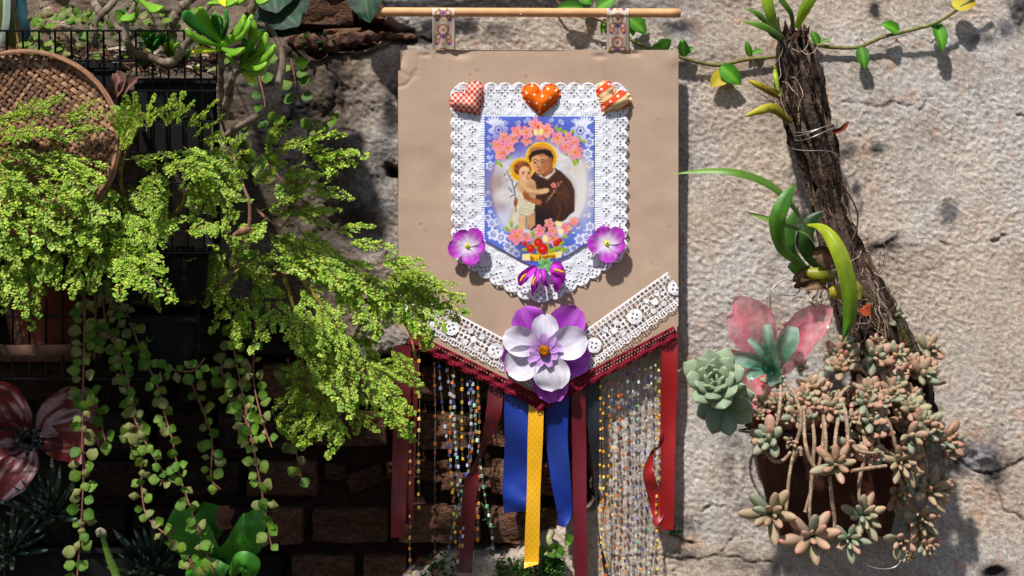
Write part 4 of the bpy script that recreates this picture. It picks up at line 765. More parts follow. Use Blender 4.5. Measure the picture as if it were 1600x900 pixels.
def sleaf(seed, c0, c1, c2):
    random.seed(seed); m = MB(); cf = lambda T, V: mix(mix(c0, c1, sst(.1, .6, T)[..., None]), c2, (sst(.72, 1, T)*.9)[..., None])
    fat(m, [(0, 0, 0), (.3, 0, .035), (.62, 0, .05), (.88, 0, .09), (1, 0, .13)], [.12, .23, .27, .18, .012], [.75, .72, .68, .7, .8], nrm=(0, 0, 1), sides=8, n=10, col=cf, cup=-.1); return m
SLIM = {}
SL = [sleaf(i, K(*a), K(*b), K(*c)).mesh('leaf', M_SUCC) for i, (a, b, c) in enumerate([((120, 128, 94), (168, 146, 116), (192, 136, 110)), ((114, 130, 102), (158, 150, 120), (182, 142, 116)), ((122, 114, 86), (172, 136, 110), (188, 108, 92)), ((100, 128, 106), (144, 150, 124), (172, 146, 120)), ((132, 118, 96), (180, 146, 122), (198, 118, 104))])]
def leafmats(nl, Rm, axis, openness=1.0, jit=.12):
    A = Vector(axis).normalized(); U = A.orthogonal().normalized(); W = A.cross(U); out = []; a0 = rnd(0, 6)
    for k in range(nl):
        f = (k+.5)/nl; az = a0+k*2.39996+rnd(-jit, jit); til = (.18+1.28*f**.75*openness)+rnd(-jit, jit); L = Rm*(.42+.58*f**.6)*rnd(.88, 1.12)
        rad = U*math.cos(az)+W*math.sin(az); dv = A*math.cos(til)+rad*math.sin(til); up = A*math.sin(til)-rad*math.cos(til)
        out.append(basis(A*(.12*Rm*(1-f))+rad*(.05*Rm), dv*L, up))
    return out
def baked(meshes, mats):
    """join leaf copies into one mesh"""
    m = MB()
    for me, M in zip(meshes, mats):
        v = np.empty(len(me.vertices)*3); me.vertices.foreach_get('co', v); v = v.reshape(-1, 3)@np.array(M.to_3x3()).T+np.array(M.translation)
        c = np.empty(len(me.vertices)*4); me.color_attributes['Col'].data.foreach_get('color', c); f4 = [tuple(p_.vertices) for p_ in me.polygons if len(p_.vertices) == 4]
        m.add(v, np.array(f4), c.reshape(-1, 4)[:, :3])
    return m
ROS = []
for k in range(6):
    random.seed(200+k); mt = leafmats([9, 10, 12, 8, 11, 14][k], 1.0, (0, 0, 1)); ROS.append(baked([random.choice(SL) for _ in mt], mt).mesh('rosette', M_SUCC))
random.seed(77)
BIGR = [(1205, 802, 40, (-.2, -1, .1), .33), (1268, 838, 42, (0, -1, .25), .33), (1306, 726, 32, (-.1, -.9, .4), .34), (1478, 688, 32, (.5, -.7, .2), .2), (1448, 768, 38, (.6, -.8, .3), .24), (1392, 500, 30, (.1, -.6, 1), .16), (1202, 686, 32, (-.6, -.8, .2), .31),
        (1408, 722, 32, (.1, -1, 0), .29), (1348, 806, 33, (.1, -1, .2), .3), (1326, 842, 30, (0, -1, 0), .31), (1422, 640, 30, (.1, -.7, .7), .27), (1376, 568, 24, (0, -.6, 1), .22), (1312, 578, 27, (-.2, -.7, 1), .26), (1430, 575, 26, (.2, -.7, .9), .2), (1398, 604, 27, (0, -.8, .8), .25), (1268, 606, 24, (-.3, -.8, .8), .28), (1436, 812, 32, (.3, -1, -.3), .24), (1212, 596, 25, (-.4, -.7, .8), .26)]
for px, py, r_, ax, d in BIGR:
    mt = leafmats(random.choice([12, 13, 15]), r_/1000, ax); c = P(px, py, d)
    core = MB(); q = -Vector(ax).normalized()*r_/1000*.55; tube(core, [(0, 0, 0), tuple(q)], [.0035, .0028], 7, 3, K(150, 128, 100)); ro = place('rosette', core.mesh('rosette_stem', M_STEM), ts, Matrix.Translation(c))
    base_ = random.choice([0, 1, 2, 3, 4])
    for M in mt: place('leaf', SL[base_ if random.random() < .6 else random.randrange(5)], ro, M@Matrix.Diagonal((1.12, .78, .8, 1)) if py > 700 or py < 520 else M)
SM = []
for cx, cy, sx, sy, n_, d0, d1, r0, r1 in [(1380, 590, 70, 42, 17, .18, .27, 15, 22), (1300, 640, 60, 30, 8, .24, .31, 14, 20), (1400, 660, 55, 40, 12, .23, .30, 15, 23), (1450, 720, 30, 45, 7, .18, .26, 15, 22), (1425, 800, 26, 55, 7, .18, .27, 14, 22), (1235, 650, 40, 30, 6, .27, .3, 12, 18), (1330, 620, 70, 22, 8, .24, .3, 13, 19), (1345, 690, 45, 25, 6, .28, .31, 13, 20)]:
    for k in range(n_): SM.append((cx+rnd(-1, 1)*sx, cy+rnd(-1, 1)*sy, rnd(r0, r1)*1.45, rnd(d0, d1)))
SM += [(1322, 538, 17, .24), (1308, 555, 22, .24), (1250, 575, 13, .27), (1455, 588, 12, .15), (1370, 536, 16, .22), (1375, 470, 12, .13), (1440, 850, 16, .22), (1418, 870, 14, .2), (1222, 655, 14, .3), (1236, 690, 13, .31), (1185, 650, 14, .29), (1330, 655, 18, .3), (1262, 655, 18, .31), (1358, 640, 18, .3)]
for px, py, r_, d in SM:
    ax = Vector((rnd(-.5, .5)+(px-1320)/260, -1+rnd(-.2, .3), rnd(.1, 1.1) if py < 680 else rnd(-.5, .5))); c = P(px, py, d)
    M = ax.to_track_quat('Z', 'Y').to_matrix().to_4x4(); M = Matrix.Translation(c)@M@Matrix.Rotation(rnd(0, 6), 4, 'Z')@Matrix.Scale(r_/1000, 4); place('rosette', random.choice(ROS), ts, M)
stc = lambda T, V: mix(K(190, 166, 138), K(136, 108, 88), vn(T*40, V*3+T*6, 7)[..., None])
for pts in [[(1228, 598, .29), (1243, 620, .31), (1252, 660, .32), (1242, 700, .31), (1234, 740, .31), (1228, 800, .31)], [(1262, 620, .3), (1272, 680, .32), (1270, 730, .32), (1265, 790, .32), (1268, 830, .31)], [(1285, 640, .3), (1290, 680, .32), (1290, 720, .32)], [(1312, 640, .3), (1306, 680, .32), (1302, 725, .33)],
            [(1296, 744, .33), (1300, 780, .33), (1304, 812, .32), (1302, 830, .32)], [(1256, 640, .31), (1258, 690, .33), (1268, 722, .33), (1284, 740, .33), (1304, 738, .33)], [(1322, 672, .3), (1336, 700, .32), (1356, 708, .32), (1376, 706, .31)], [(1330, 736, .33), (1355, 732, .32), (1385, 728, .31)], [(1220, 602, .28), (1218, 640, .31), (1210, 680, .31)], [(1192, 700, .3), (1206, 718, .31), (1222, 720, .31), (1236, 706, .31)],
            [(1335, 580, .22), (1334, 560, .23), (1328, 545, .24)], [(1362, 556, .19), (1378, 545, .19), (1386, 530, .18), (1390, 512, .17)], [(1400, 640, .27), (1440, 700, .25), (1450, 770, .24)], [(1380, 700, .28), (1410, 760, .26), (1430, 810, .24), (1436, 860, .22)], [(1440, 590, .22), (1460, 600, .19), (1476, 598, .17)], [(1425, 690, .26), (1452, 672, .25), (1468, 662, .22)], [(1240, 720, .3), (1250, 700, .32), (1252, 712, .32)], [(1330, 600, .26), (1312, 620, .29), (1300, 660, .3)], [(1300, 600, .27), (1280, 640, .3), (1262, 652, .31)], [(1258, 800, .31), (1285, 700, .31), (1286, 640, .3)], [(1340, 640, .28), (1352, 700, .31), (1342, 760, .31), (1346, 800, .31)], [(1385, 650, .28), (1372, 690, .3), (1400, 715, .29)], [(1310, 610, .28), (1322, 650, .31), (1324, 700, .32), (1310, 724, .33)], [(1345, 600, .26), (1372, 630, .29), (1392, 670, .3), (1404, 716, .29)], [(1360, 590, .25), (1340, 575, .27), (1318, 580, .27)]]:
    m = MB(); tube(m, pp(pts), [.0024, .003, .0026], 8, 40, stc, jit=.25); part('stem', m, M_STEM, ts)

# ---- blue green rosette
ech = thing('echeveria', 'large blue green rosette succulent at the left rim of the right pot', 'succulent plant', P(1130, 660, .3))
m = MB(); ec = lambda T, V: mix(mix(K(92, 118, 90), K(134, 150, 122), sst(0, .6, T)[..., None]), K(178, 194, 140), (np.maximum(sst(.9, 1.0, T), sst(.86, 1., np.abs(V))*.8))[..., None])
fat(m, [(0, 0, 0), (.3, 0, .0), (.65, 0, .03), (.9, 0, .12), (1, 0, .2)], [.12, .22, .34, .3, .1, .004], [.7, .5, .42, .4, .5, .6], nrm=(0, 0, 1), sides=12, n=14, col=ec, cup=-.0); EL = m.mesh('leaf', vmat('blue_green_wax', .55, .3, .12, 60, .1, 200, .0005, rand=.12))
for px, py, d, r_, ax, nl in [(1116, 598, .34, 50, (-.2, -1, .45), 26), (1130, 630, .30, 46, (.1, -1, -.25), 10)]:
    core = MB(); tube(core, [(0, 0, 0), (0, .03, -.02)], [.008, .006], 8, 3, K(120, 130, 90)); ro = place('rosette', core.mesh('rosette_stem', M_STEM), ech, Matrix.Translation(P(px, py, d)))
    A = Vector(ax).normalized(); U = A.orthogonal().normalized(); W = A.cross(U)
    for k in range(nl):
        f = (k+.5)/nl; az = k*2.39996; til = (.12+1.3*f**.8)+rnd(-.06, .06) if nl > 20 else (1.0+.45*f)+rnd(-.12, .12); L = r_/1000*((.28+.72*f**.7) if nl > 20 else .95)
        rad = U*math.cos(az)+W*math.sin(az); dv = A*math.cos(til)+rad*math.sin(til); up = A*math.sin(til)-rad*math.cos(til); place('leaf', EL, ro, basis(A*(.1*r_/1000*(1-f))+rad*.003, dv*L, up))
m = MB(); tube(m, pp([(1135, 640, .28), (1150, 655, .26), (1175, 648, .24)]), [.007, .008], 8, 10, K(110, 104, 80)); part('stem', m, M_STEM, ech)

DOFF[0] = 0.0
# ---- creeping vine along the top right
def heartleaf(seed=0):
    m = MB(); cf = lambda T, V: mix(K(54, 118, 26), K(96, 160, 40), (1-np.abs(V))[..., None])*(1+.25*np.exp(-(V*8)**2))[..., None]
    blade(m, [(0, 0, 0), (.3, 0, .03), (.7, 0, .02), (1, 0, -.08)], [.12, .3, .32, .2, .02], nrm=(0, 0, 1), fold=.35, col=cf, n=10, nv=7, ruf=.15); return m.mesh('leaf', M_LEAF)
HL = heartleaf()
def put_leaf(root, x0, y0, x1, y1, d0, d1, me=None, w_=1.0, nz=(0, -1, .35), label=None, roll=0, name='leaf'):
    if root.name.startswith('creeping'): d0, d1 = d0*.55+.006, d1*.6
    a, b = P(x0, y0, d0), P(x1, y1, d1); M = basis(a, b-a, nz); M = M@Matrix.Rotation(roll, 4, 'X')@Matrix.Diagonal((1, w_, 1, 1)); return place(name, me or HL, root, M, label=label)
vine = thing('creeping_vine', 'thin green vine creeping along the wall above the orchids with sparse leaves', 'vine', P(1300, 75, .02), 'vines on the wall')
m = MB(); DOFF[0] = -.008; tube(m, pp([(960, 40, .015), (985, 62, .02), (1020, 78, .025), (1065, 90, .026), (1090, 97, .022), (1125, 102, .018), (1160, 94, .02), (1200, 90, .02), (1240, 84, .02), (1272, 71, .022), (1300, 74, .018), (1340, 74, .018), (1380, 58, .022), (1420, 48, .025), (1462, 36, .03), (1500, 12, .032), (1545, -20, .035)]), [.0022, .003, .0028, .0026], 8, 120, lambda T, V: mix(K(112, 118, 60), K(126, 92, 62), (vn(T*30, V*2, 3)*.5)[..., None]), jit=.15); part('stem', m, M_STEM, vine)
for a in [(1070, 88, 1066, 60, .03, .045, 1.), (1070, 82, 1084, 74, .03, .04, 1.1), (1030, 78, 1048, 62, .03, .05, 1.5), (1018, 78, 1040, 74, .03, .04, 1.2), (1172, 88, 1166, 64, .02, .04, .7), (1175, 84, 1192, 78, .02, .03, .8), (1127, 103, 1158, 132, .03, .045, 1.0), (1278, 70, 1268, 48, .03, .04, 1.), (1284, 66, 1297, 62, .03, .04, .9), (1404, 50, 1378, 36, .03, .05, 1.1), (1345, 74, 1352, 108, .03, .05, .9), (1462, 37, 1474, 78, .03, .055, .8), (1456, 36, 1466, 50, .03, .045, 1.1)]:
    put_leaf(vine, a[0], a[1], a[2], a[3], a[4], a[5], w_=a[6], roll=rnd(-.4, .4))
ym = MB(); blade(ym, [(0, 0, 0), (.3, 0, .03), (.7, 0, .02), (1, 0, -.08)], [.12, .34, .4, .27, .02], nrm=(0, 0, 1), fold=.2, col=lambda T, V: mix(K(222, 210, 30), K(200, 170, 40), T[..., None]), n=10, nv=7); YL = ym.mesh('leaf', M_LEAF)
put_leaf(vine, 1140, 113, 1110, 134, .02, .04, YL, .9, label='yellow leaf'); put_leaf(vine, 1488, 4, 1525, 4, .035, .06, YL, 1.3, label='yellow leaf')
for k in range(10):
    x_ = random.choice([1072, 1173, 1283, 1345, 1400, 1461]); m = MB(); tube(m, pp([(x_, 84 if x_ < 1300 else 60, .022), (x_+rnd(-8, 8), 92 if x_ < 1300 else 68, .01)]), .0007, 4, 3, K(170, 110, 80)); part('rootlet', m, M_STEM, vine)
DOFF[0] = 0.0
# leaves behind the dowel
v2 = thing('creeping_vine', 'leafy sprig showing above and below the right end of the dowel', 'vine', P(945, 20, .02), 'vines on the wall')
m = MB(); tube(m, pp([(850, -30, .02), (866, -5, .02), (880, 10, .02), (920, 25, .02), (950, 38, .018), (985, 60, .02)]), .0018, 7, 30, K(120, 84, 56)); part('stem', m, M_STEM, v2)
for a in [(872, 13, 918, 13, .03, .035, .7), (905, -6, 925, 6, .02, .03, 1.4), (934, 13, 962, -4, .02, .03, 1.2), (984, 30, 1010, 52, .02, .03, 1.2), (945, 30, 940, 54, .01, .02, .6), (982, 46, 1010, 30, .01, .02, .8), (985, 40, 990, 56, .015, .02, 1.0)]: put_leaf(v2, a[0], a[1], a[2], a[3], a[4], a[5], w_=a[6])
m = MB(); tube(m, pp([(1350, 880, .20), (1365, 887, .20), (1385, 889, .2), (1400, 885, .2), (1408, 875, .2)]), .0009, 6, 20); solo('wire_offcut', m, M_STEEL, 'short curved piece of pale wire under the trailing succulent', 'wire')
m = MB()
for k in range(9): c = P(1050+rnd(-4, 8), 832+rnd(-6, 6), .01); blade(m, [c, c+Vector((rnd(-.01, .012), -rnd(0, .015), rnd(-.004, .012)))], [0, .003, .001], col=K(44, 84, 30), n=4, nv=3)
solo('weed', m, M_LEAF, 'tiny green weed in the wall below the wide red ribbon', 'plant')
# ================================================================== LEFT SIDE
random.seed(11); DOFF[0] = 0.13
def wires(root, lst, rad=.0014):
    for pts in lst: m = MB(); tube(m, pp(pts), rad, 6, 2 if len(pts) == 2 else 24, smoothp=len(pts) > 2); part('wire', m, M_WIRE, root)
def basket(root, x0, x1, ys, d0, d1, pitch, lean=0.0):
    L = [[(x0, y, d1), (x1, y, d1)] for y in ys]+[[(x1, y, d1), (x1-12, y, d0)] for y in (ys[0], ys[-1])]+[[(x0, ys[0], d0), (x1-12, ys[0], d0)], [(x0, ys[-1], d0), (x1-12, ys[-1], d0)]]
    x = x0+8
    while x < x1-4: L.append([(x, ys[0], d1), (x+lean*(ys[-1]-ys[0]), ys[-1], d1)]); x += pitch
    for k in range(1, 6): d = d1+(d0-d1)*k/6; L.append([(x1-2*k, ys[0], d), (x1-2*k, ys[-1], d)])
    for k in range(1, 5): d = d1+(d0-d1)*k/5; L.append([(x0, ys[-1], d), (x1-2.4*k, ys[-1], d)])
    wires(root, L)
ub = thing('wire_basket', 'upper black wire basket holding the jade plant trough', 'wire basket', P(130, 400, .2), 'black wire plant baskets'); basket(ub, -300, 344, [48, 95, 142, 190, 238, 286, 334, 395], -.1, .28, 25.2, .02)  # baskets and left troughs lengthened out of view with the added shading fronds
lb = thing('wire_basket', 'lower black wire basket in deep shade holding the terracotta pot', 'wire basket', P(130, 600, .2), 'black wire plant baskets'); basket(lb, -300, 312, [448, 494, 540, 592], -.1, .22, 26)
def planter(x0, x1, y0, y1, d0, d1, label):
    root = thing('plastic_planter', label, 'planter', P((x0+x1)/2, y1, d1), 'black plastic planters'); m = MB()
    A = lambda x, y, d: np.array(P(x, y, d)); ins = 10
    def ring(y, e): return [A(x0+e, y, d1-e/1000), A(x1-e, y, d1-e/1000), A(x1-e, y, d0+e/1000), A(x0+e, y, d0+e/1000)]
    rings = [ring(y0, -2), ring(y0+8, -2), ring(y0+8, 3), ring(y1, ins)]; v = np.array([q for r_ in rings for q in r_]); f = [[i*4+j, i*4+(j+1) % 4, i*4+4+(j+1) % 4, i*4+4+j] for i in range(3) for j in range(4)]+[[12, 13, 14, 15]]
    m.add(v, np.array(f), K(24, 25, 27)); inn = np.array(ring(y0, 1.5)+ring(y0+14, 4)); m.add(inn, np.array([[j, (j+1) % 4, 4+(j+1) % 4, 4+j] for j in range(4)]), K(24, 25, 27)); m.add(np.array(ring(y0, -2)+ring(y0, 1.5)), np.array([[j, (j+1) % 4, 4+(j+1) % 4, 4+j] for j in range(4)]), K(24, 25, 27))
    part('trough', m, M_BLACK, root, smooth=False)
    X_, Z_ = np.meshgrid(np.linspace(x0+3, x1-3, 40), np.linspace(d0+.004, d1-.004, 20), indexing='ij'); m = MB(); hh = fbm(X_/14, Z_*90, 5, 3)*12; m.add(Pn(X_, y0+14-hh, Z_), gridf(40, 20), mix(K(52, 36, 28), K(86, 62, 46), vn(X_/5, Z_*200, 3)[..., None]).reshape(-1, 3)); part('soil', m, M_SOIL, root); return root
planter(-300, 190, 98, 215, -.07, .26, 'black plastic trough at the top left behind the bamboo tray'); planter(206, 338, 122, 260, .06, .265, 'black plastic trough under the jade plant'); planter(186, 330, 384, 470, .06, .27, 'black plastic trough under the middle fern'); planter(180, 306, 496, 590, .06, .26, 'black plastic trough inside the lower wire basket'); planter(-300, 168, 395, 440, -.07, .24, 'black plastic trough behind the left fern')
DOFF[0] = 0.0
planter(-140, 250, 856, 960, .05, .27, 'low black plastic trough holding the striped spiky plants'); planter(262, 420, 890, 960, .05, .27, 'low black plastic trough holding the broad leaved plant'); DOFF[0] = .13
# litter and ground cover in the top troughs
m = MB()
for k in range(420):
    c = P(rnd(-20, 345), rnd(78, 112), rnd(.12, .26)); a = rnd(0, PI); v_ = Vector((math.cos(a), rnd(-.5, .5), math.sin(a)*.6))*rnd(.006, .022); cc_ = K(*random.choice([(116, 92, 74), (84, 60, 48), (150, 128, 104), (60, 44, 36), (176, 160, 140), (96, 66, 54)]))
    if random.random() < .5: tube(m, [c-v_, c, c+v_*rnd(.6, 1)+Vector((0, 0, rnd(-.004, .006)))], [.0006, .0011, .0005], 4, 5, cc_)
    else: blade(m, [c-v_, c+Vector((0, 0, .003)), c+v_], [.001, rnd(.002, .005), .0005], nrm=(rnd(-.5, .5), -1, rnd(0, 1)), cup=.4, col=cc_, n=5, nv=3)
solo('dry_litter', m, M_LITTER, 'dry twigs and dead leaf litter in the top left trough', 'leaf litter', kind='stuff')
def roundleaf(c1, c2, nm='leaf', cup=-.12, ws=(.06, .34, .46, .5, .46, .34, .06), bend=.05):
    m = MB(); cf = lambda T, V: mix(c1, c2, (np.abs(V)**2*.7+.3*np.abs(np.cos(T*9)))[..., None])*.9
    blade(m, [(0, 0, 0), (.5, 0, bend), (1, 0, -bend)], ws, nrm=(0, 0, 1), cup=cup, col=cf, n=10, nv=7, vein=.06, ruf=.1); tube(m, [(-.35, 0, -.12), (-.15, 0, -.03), (.05, 0, 0)], .028, 4, 5, K(150, 110, 84)); return m.mesh(nm, M_LEAF)
RL = [roundleaf(K(116, 150, 44), K(84, 122, 30)), roundleaf(K(130, 156, 58), K(98, 130, 42), cup=-.15, ws=(.14, .36, .47, .5, .47, .38, .24, .04), bend=.08), roundleaf(K(90, 134, 34), K(58, 98, 22), cup=.1, ws=(.1, .34, .46, .5, .46, .34, .08), bend=.06), roundleaf(K(138, 146, 84), K(112, 122, 60), cup=-.2, bend=-.08), roundleaf(K(104, 144, 40), K(76, 116, 26), cup=.08, ws=(.16, .4, .5, .51, .45, .34, .2, .03), bend=-.06), roundleaf(K(150, 150, 90), K(116, 112, 60), cup=-.4, ws=(.06, .25, .36, .4, .36, .25, .04), bend=.15)]
GC = thing('ground_cover_plant', 'low pale green round leaved plant filling the top left trough', 'plant', P(150, 100, .2))
for k in range(270):
    x_, y_ = (rnd(40, 345), rnd(20, 110)); 
    if random.random() < .35: x_, y_ = random.choice([(55, 34), (62, 38), (108, 22), (135, 25), (140, 35), (255, 38), (265, 45), (80, 80), (150, 60), (215, 85)]); x_ += rnd(-10, 10); y_ += rnd(-8, 8)
    s_ = rnd(10, 20); a = rnd(-.4, PI+.4); d_ = rnd(.12, .265); put_leaf(GC, x_, y_, x_+s_*math.cos(a), y_-s_*.6*math.sin(a), d_, d_+rnd(0, .008), random.choice(RL), 1, nz=(rnd(-.4, .4), -1, rnd(.3, 1.5)))
# thick trunk, strap leaves, branches
m = MB(); tube(m, pp([(80, -60, .14), (84, 0, .15), (92, 40, .16), (98, 72, .17), (100, 110, .17)]), [.017, .018, .014, .016, .018], 16, 60, lambda T, V: mix(K(120, 98, 80), K(196, 178, 156), (sst(.3, .7, fbm(V*5, T*6+V*3, 9, 3))*.8)[..., None]), jit=.5); solo('woody_stem', m, M_BARK, 'thick brown woody stem rising from the top left trough', 'plant stem')
sv = thing('strap_leaved_plant', 'tall blue green and yellow strap leaves at the top left corner', 'plant', P(20, 100, .2))
strap(sv, 'leaf', [(18, 110, .2), (14, 60, .22), (4, 0, .23), (-2, -60, .23)], [6, 9, 10, 9], K(112, 104, 30), K(56, 92, 40)); strap(sv, 'leaf', [(46, 90, .2), (40, 45, .22), (32, 0, .22), (24, -60, .22)], [3, 6, 7, 7], K(20, 66, 76), K(24, 74, 84)); strap(sv, 'leaf', [(36, 80, .19), (28, 40, .2), (20, 0, .21), (14, -50, .21)], [5, 8, 8, 7], K(190, 150, 60), K(180, 186, 190)); strap(sv, 'leaf', [(-10, 90, .21), (8, 40, .23), (10, -40, .23)], [4, 5, 5], K(170, 180, 170), K(150, 170, 150))
jade = thing('jade_plant', 'jade like succulent with long curving grey branches and glossy paddle leaves', 'succulent plant', P(290, 110, .2))
bk_ = lambda T, V: mix(K(150, 134, 116), K(82, 68, 54), vn(T*26, V*3+T*9, 8)[..., None])
for pts, r_ in [([(190, -30, .2), (178, 2, .22), (150, 33, .24), (147, 50, .25), (149, 80, .23), (160, 110, .2)], [.005, .0045, .005, .004]), ([(140, -20, .2), (150, 10, .22), (166, 28, .23), (190, 48, .24), (200, 62, .24), (215, 78, .24)], [.005, .006, .005]), ([(215, -10, .28), (210, 10, .29), (198, 35, .3), (197, 60, .3), (208, 80, .29), (232, 90, .28), (255, 97, .28), (273, 95, .29), (290, 70, .3), (308, 50, .31), (318, 20, .3), (335, 0, .28)], [.003, .004, .0045, .005, .0055, .005, .004, .003]),
                ([(222, -8, .22), (240, 18, .22), (252, 45, .22), (262, 80, .2)], [.006, .005]), ([(305, -10, .24), (285, 12, .24), (272, 30, .24), (268, 60, .22)], [.006, .007, .006]), ([(346, 70, .33), (345, 110, .32), (344, 150, .3), (346, 185, .28)], [.0035, .0045, .0045]), ([(378, 105, .32), (362, 128, .31), (352, 160, .3), (352, 185, .28)], [.003, .003, .004]), ([(360, 105, .3), (362, 135, .3), (358, 160, .29), (350, 180, .28)], [.003, .004]),
                ([(398, -10, .3), (396, 8, .3), (385, 32, .3), (392, 41, .3), (418, 42, .3), (433, 64, .31), (442, 92, .32), (437, 124, .32), (427, 162, .32), (400, 183, .32), (373, 199, .31), (350, 215, .28)], [.005, .0055, .004, .0035, .0042, .005, .0045, .004]), ([(365, 55, .26), (378, 40, .26), (395, 20, .27)], [.004, .004]), ([(200, 58, .26), (220, 50, .26), (240, 60, .25)], [.005, .004])]:
    m = MB(); tube(m, pp(pts), r_, 10, 70, bk_, jit=.3); part('branch', m, M_STEM, jade)
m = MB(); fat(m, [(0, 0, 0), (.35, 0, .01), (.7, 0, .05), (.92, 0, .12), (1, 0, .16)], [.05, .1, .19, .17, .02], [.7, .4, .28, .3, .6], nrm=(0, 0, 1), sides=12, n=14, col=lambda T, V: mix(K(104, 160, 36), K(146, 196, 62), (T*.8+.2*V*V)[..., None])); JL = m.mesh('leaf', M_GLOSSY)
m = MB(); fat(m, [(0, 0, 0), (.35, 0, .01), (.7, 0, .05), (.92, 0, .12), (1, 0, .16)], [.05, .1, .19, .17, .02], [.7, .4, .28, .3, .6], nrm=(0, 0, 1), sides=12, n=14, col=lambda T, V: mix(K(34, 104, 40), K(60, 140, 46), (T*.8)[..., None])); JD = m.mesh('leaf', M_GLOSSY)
m = MB(); fat(m, [(0, 0, 0), (.35, 0, .01), (.7, 0, .05), (1, 0, .0)], [.04, .1, .17, .02], [.7, .4, .28, .6], nrm=(0, 0, 1), sides=12, n=12, col=lambda T, V: mix(K(150, 180, 40), K(226, 216, 50), T[..., None])); JY = m.mesh('leaf', M_GLOSSY)
def jleaf(x0, y0, x1, y1, d0, d1, me=JL, w_=1., nz=(0, -1, .5)): put_leaf(jade, x0, y0, x1, y1, d0, d1, me, w_, nz)
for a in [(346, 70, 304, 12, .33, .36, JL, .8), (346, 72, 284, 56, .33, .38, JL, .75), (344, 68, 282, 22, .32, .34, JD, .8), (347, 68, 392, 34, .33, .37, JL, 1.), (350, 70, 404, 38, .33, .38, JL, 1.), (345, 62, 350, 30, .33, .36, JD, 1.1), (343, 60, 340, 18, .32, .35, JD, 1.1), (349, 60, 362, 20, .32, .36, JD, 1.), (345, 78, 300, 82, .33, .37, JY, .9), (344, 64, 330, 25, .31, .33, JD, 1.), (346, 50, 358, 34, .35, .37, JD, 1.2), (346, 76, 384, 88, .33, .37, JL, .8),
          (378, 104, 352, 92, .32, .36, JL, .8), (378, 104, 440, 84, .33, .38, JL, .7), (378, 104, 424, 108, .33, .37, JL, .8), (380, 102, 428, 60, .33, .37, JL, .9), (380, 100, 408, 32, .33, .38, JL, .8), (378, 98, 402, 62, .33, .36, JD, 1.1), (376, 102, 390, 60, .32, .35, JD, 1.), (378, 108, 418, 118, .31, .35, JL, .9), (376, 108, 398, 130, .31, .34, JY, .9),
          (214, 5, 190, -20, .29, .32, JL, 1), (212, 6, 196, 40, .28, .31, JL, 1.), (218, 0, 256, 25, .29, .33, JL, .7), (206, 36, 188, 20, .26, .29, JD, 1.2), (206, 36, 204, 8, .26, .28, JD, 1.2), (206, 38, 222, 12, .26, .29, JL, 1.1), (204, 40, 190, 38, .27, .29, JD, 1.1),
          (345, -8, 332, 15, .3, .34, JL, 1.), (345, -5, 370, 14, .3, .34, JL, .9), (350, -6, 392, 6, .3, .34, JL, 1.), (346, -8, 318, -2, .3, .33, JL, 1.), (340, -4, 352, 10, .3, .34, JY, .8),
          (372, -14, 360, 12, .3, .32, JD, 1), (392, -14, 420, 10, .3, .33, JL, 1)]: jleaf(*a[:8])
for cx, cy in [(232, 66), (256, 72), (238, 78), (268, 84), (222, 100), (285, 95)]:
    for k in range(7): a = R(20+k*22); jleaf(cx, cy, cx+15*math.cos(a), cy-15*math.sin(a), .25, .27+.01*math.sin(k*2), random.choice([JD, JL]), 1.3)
# dead curled leaf
m = MB(); dc = lambda T, V: mix(K(126, 92, 80), K(78, 54, 48), (np.abs(np.sin(V*6)))[..., None])
blade(m, pp([(181, 114, .3), (186, 125, .32), (180, 140, .33), (172, 158, .32)]), [.003, .009, .008, .001], cup=.8, ruf=.3, col=dc, twist=.5, n=12, nv=7); blade(m, pp([(216, 120, .3), (206, 132, .32), (195, 142, .33), (190, 156, .32)]), [.001, .007, .008, .002], cup=.9, ruf=.3, col=dc, twist=-.5, n=12, nv=7); tube(m, pp([(172, 156, .32), (172, 180, .33), (176, 198, .33)]), .001, 5, 8, K(150, 110, 96))
solo('dead_leaf', m, M_LITTER, 'curled brown dead leaf caught on the wire right of the bamboo tray', 'dead leaf')

# ---- bamboo tray
TC = P(38, 224, .36); TR = .111; tn = Vector((.12, -1, .18)).normalized(); tx = Vector((0, 0, 1)).cross(tn).normalized()*-1; tz = tn.cross(tx)
if tx.x < 0: tx = -tx
tray = thing('bamboo_tray', 'round woven bamboo tray leaning on the wire basket, half hidden by fern', 'tray', TC-Vector((0, 0, TR)))
m = MB(); sp = .0068; k = int(TR/sp)+1
for dr in (0, 1):
    e1 = (tx*math.cos(R(35))+tz*math.sin(R(35))) if dr == 0 else (-tx*math.sin(R(35))+tz*math.cos(R(35))); e2 = (-tx*math.sin(R(35))+tz*math.cos(R(35))) if dr == 0 else (tx*math.cos(R(35))+tz*math.sin(R(35)))
    for i in range(-k, k+1):
        o_ = i*sp+rnd(-.0006, .0006); hl_ = math.sqrt(max(TR*TR-o_*o_, 0))
        if hl_ < .01: continue
        L = np.arange(-hl_, hl_, sp/2); q = [TC+e1*l+e2*o_+tn*(-.012+.03*(l*l+o_*o_)/TR/TR*.6+.0011*math.cos(PI*(l/sp+i+dr))) for l in L]
        blade(m, q, [rnd(.0017, .0024)]*3, nrm=tuple(tn), col=K(*random.choice([(140, 98, 64), (118, 80, 52), (164, 124, 88), (98, 66, 44)])), n=len(L), nv=3)
part('weave', m, M_BAMBOO, tray, kind='stuff')
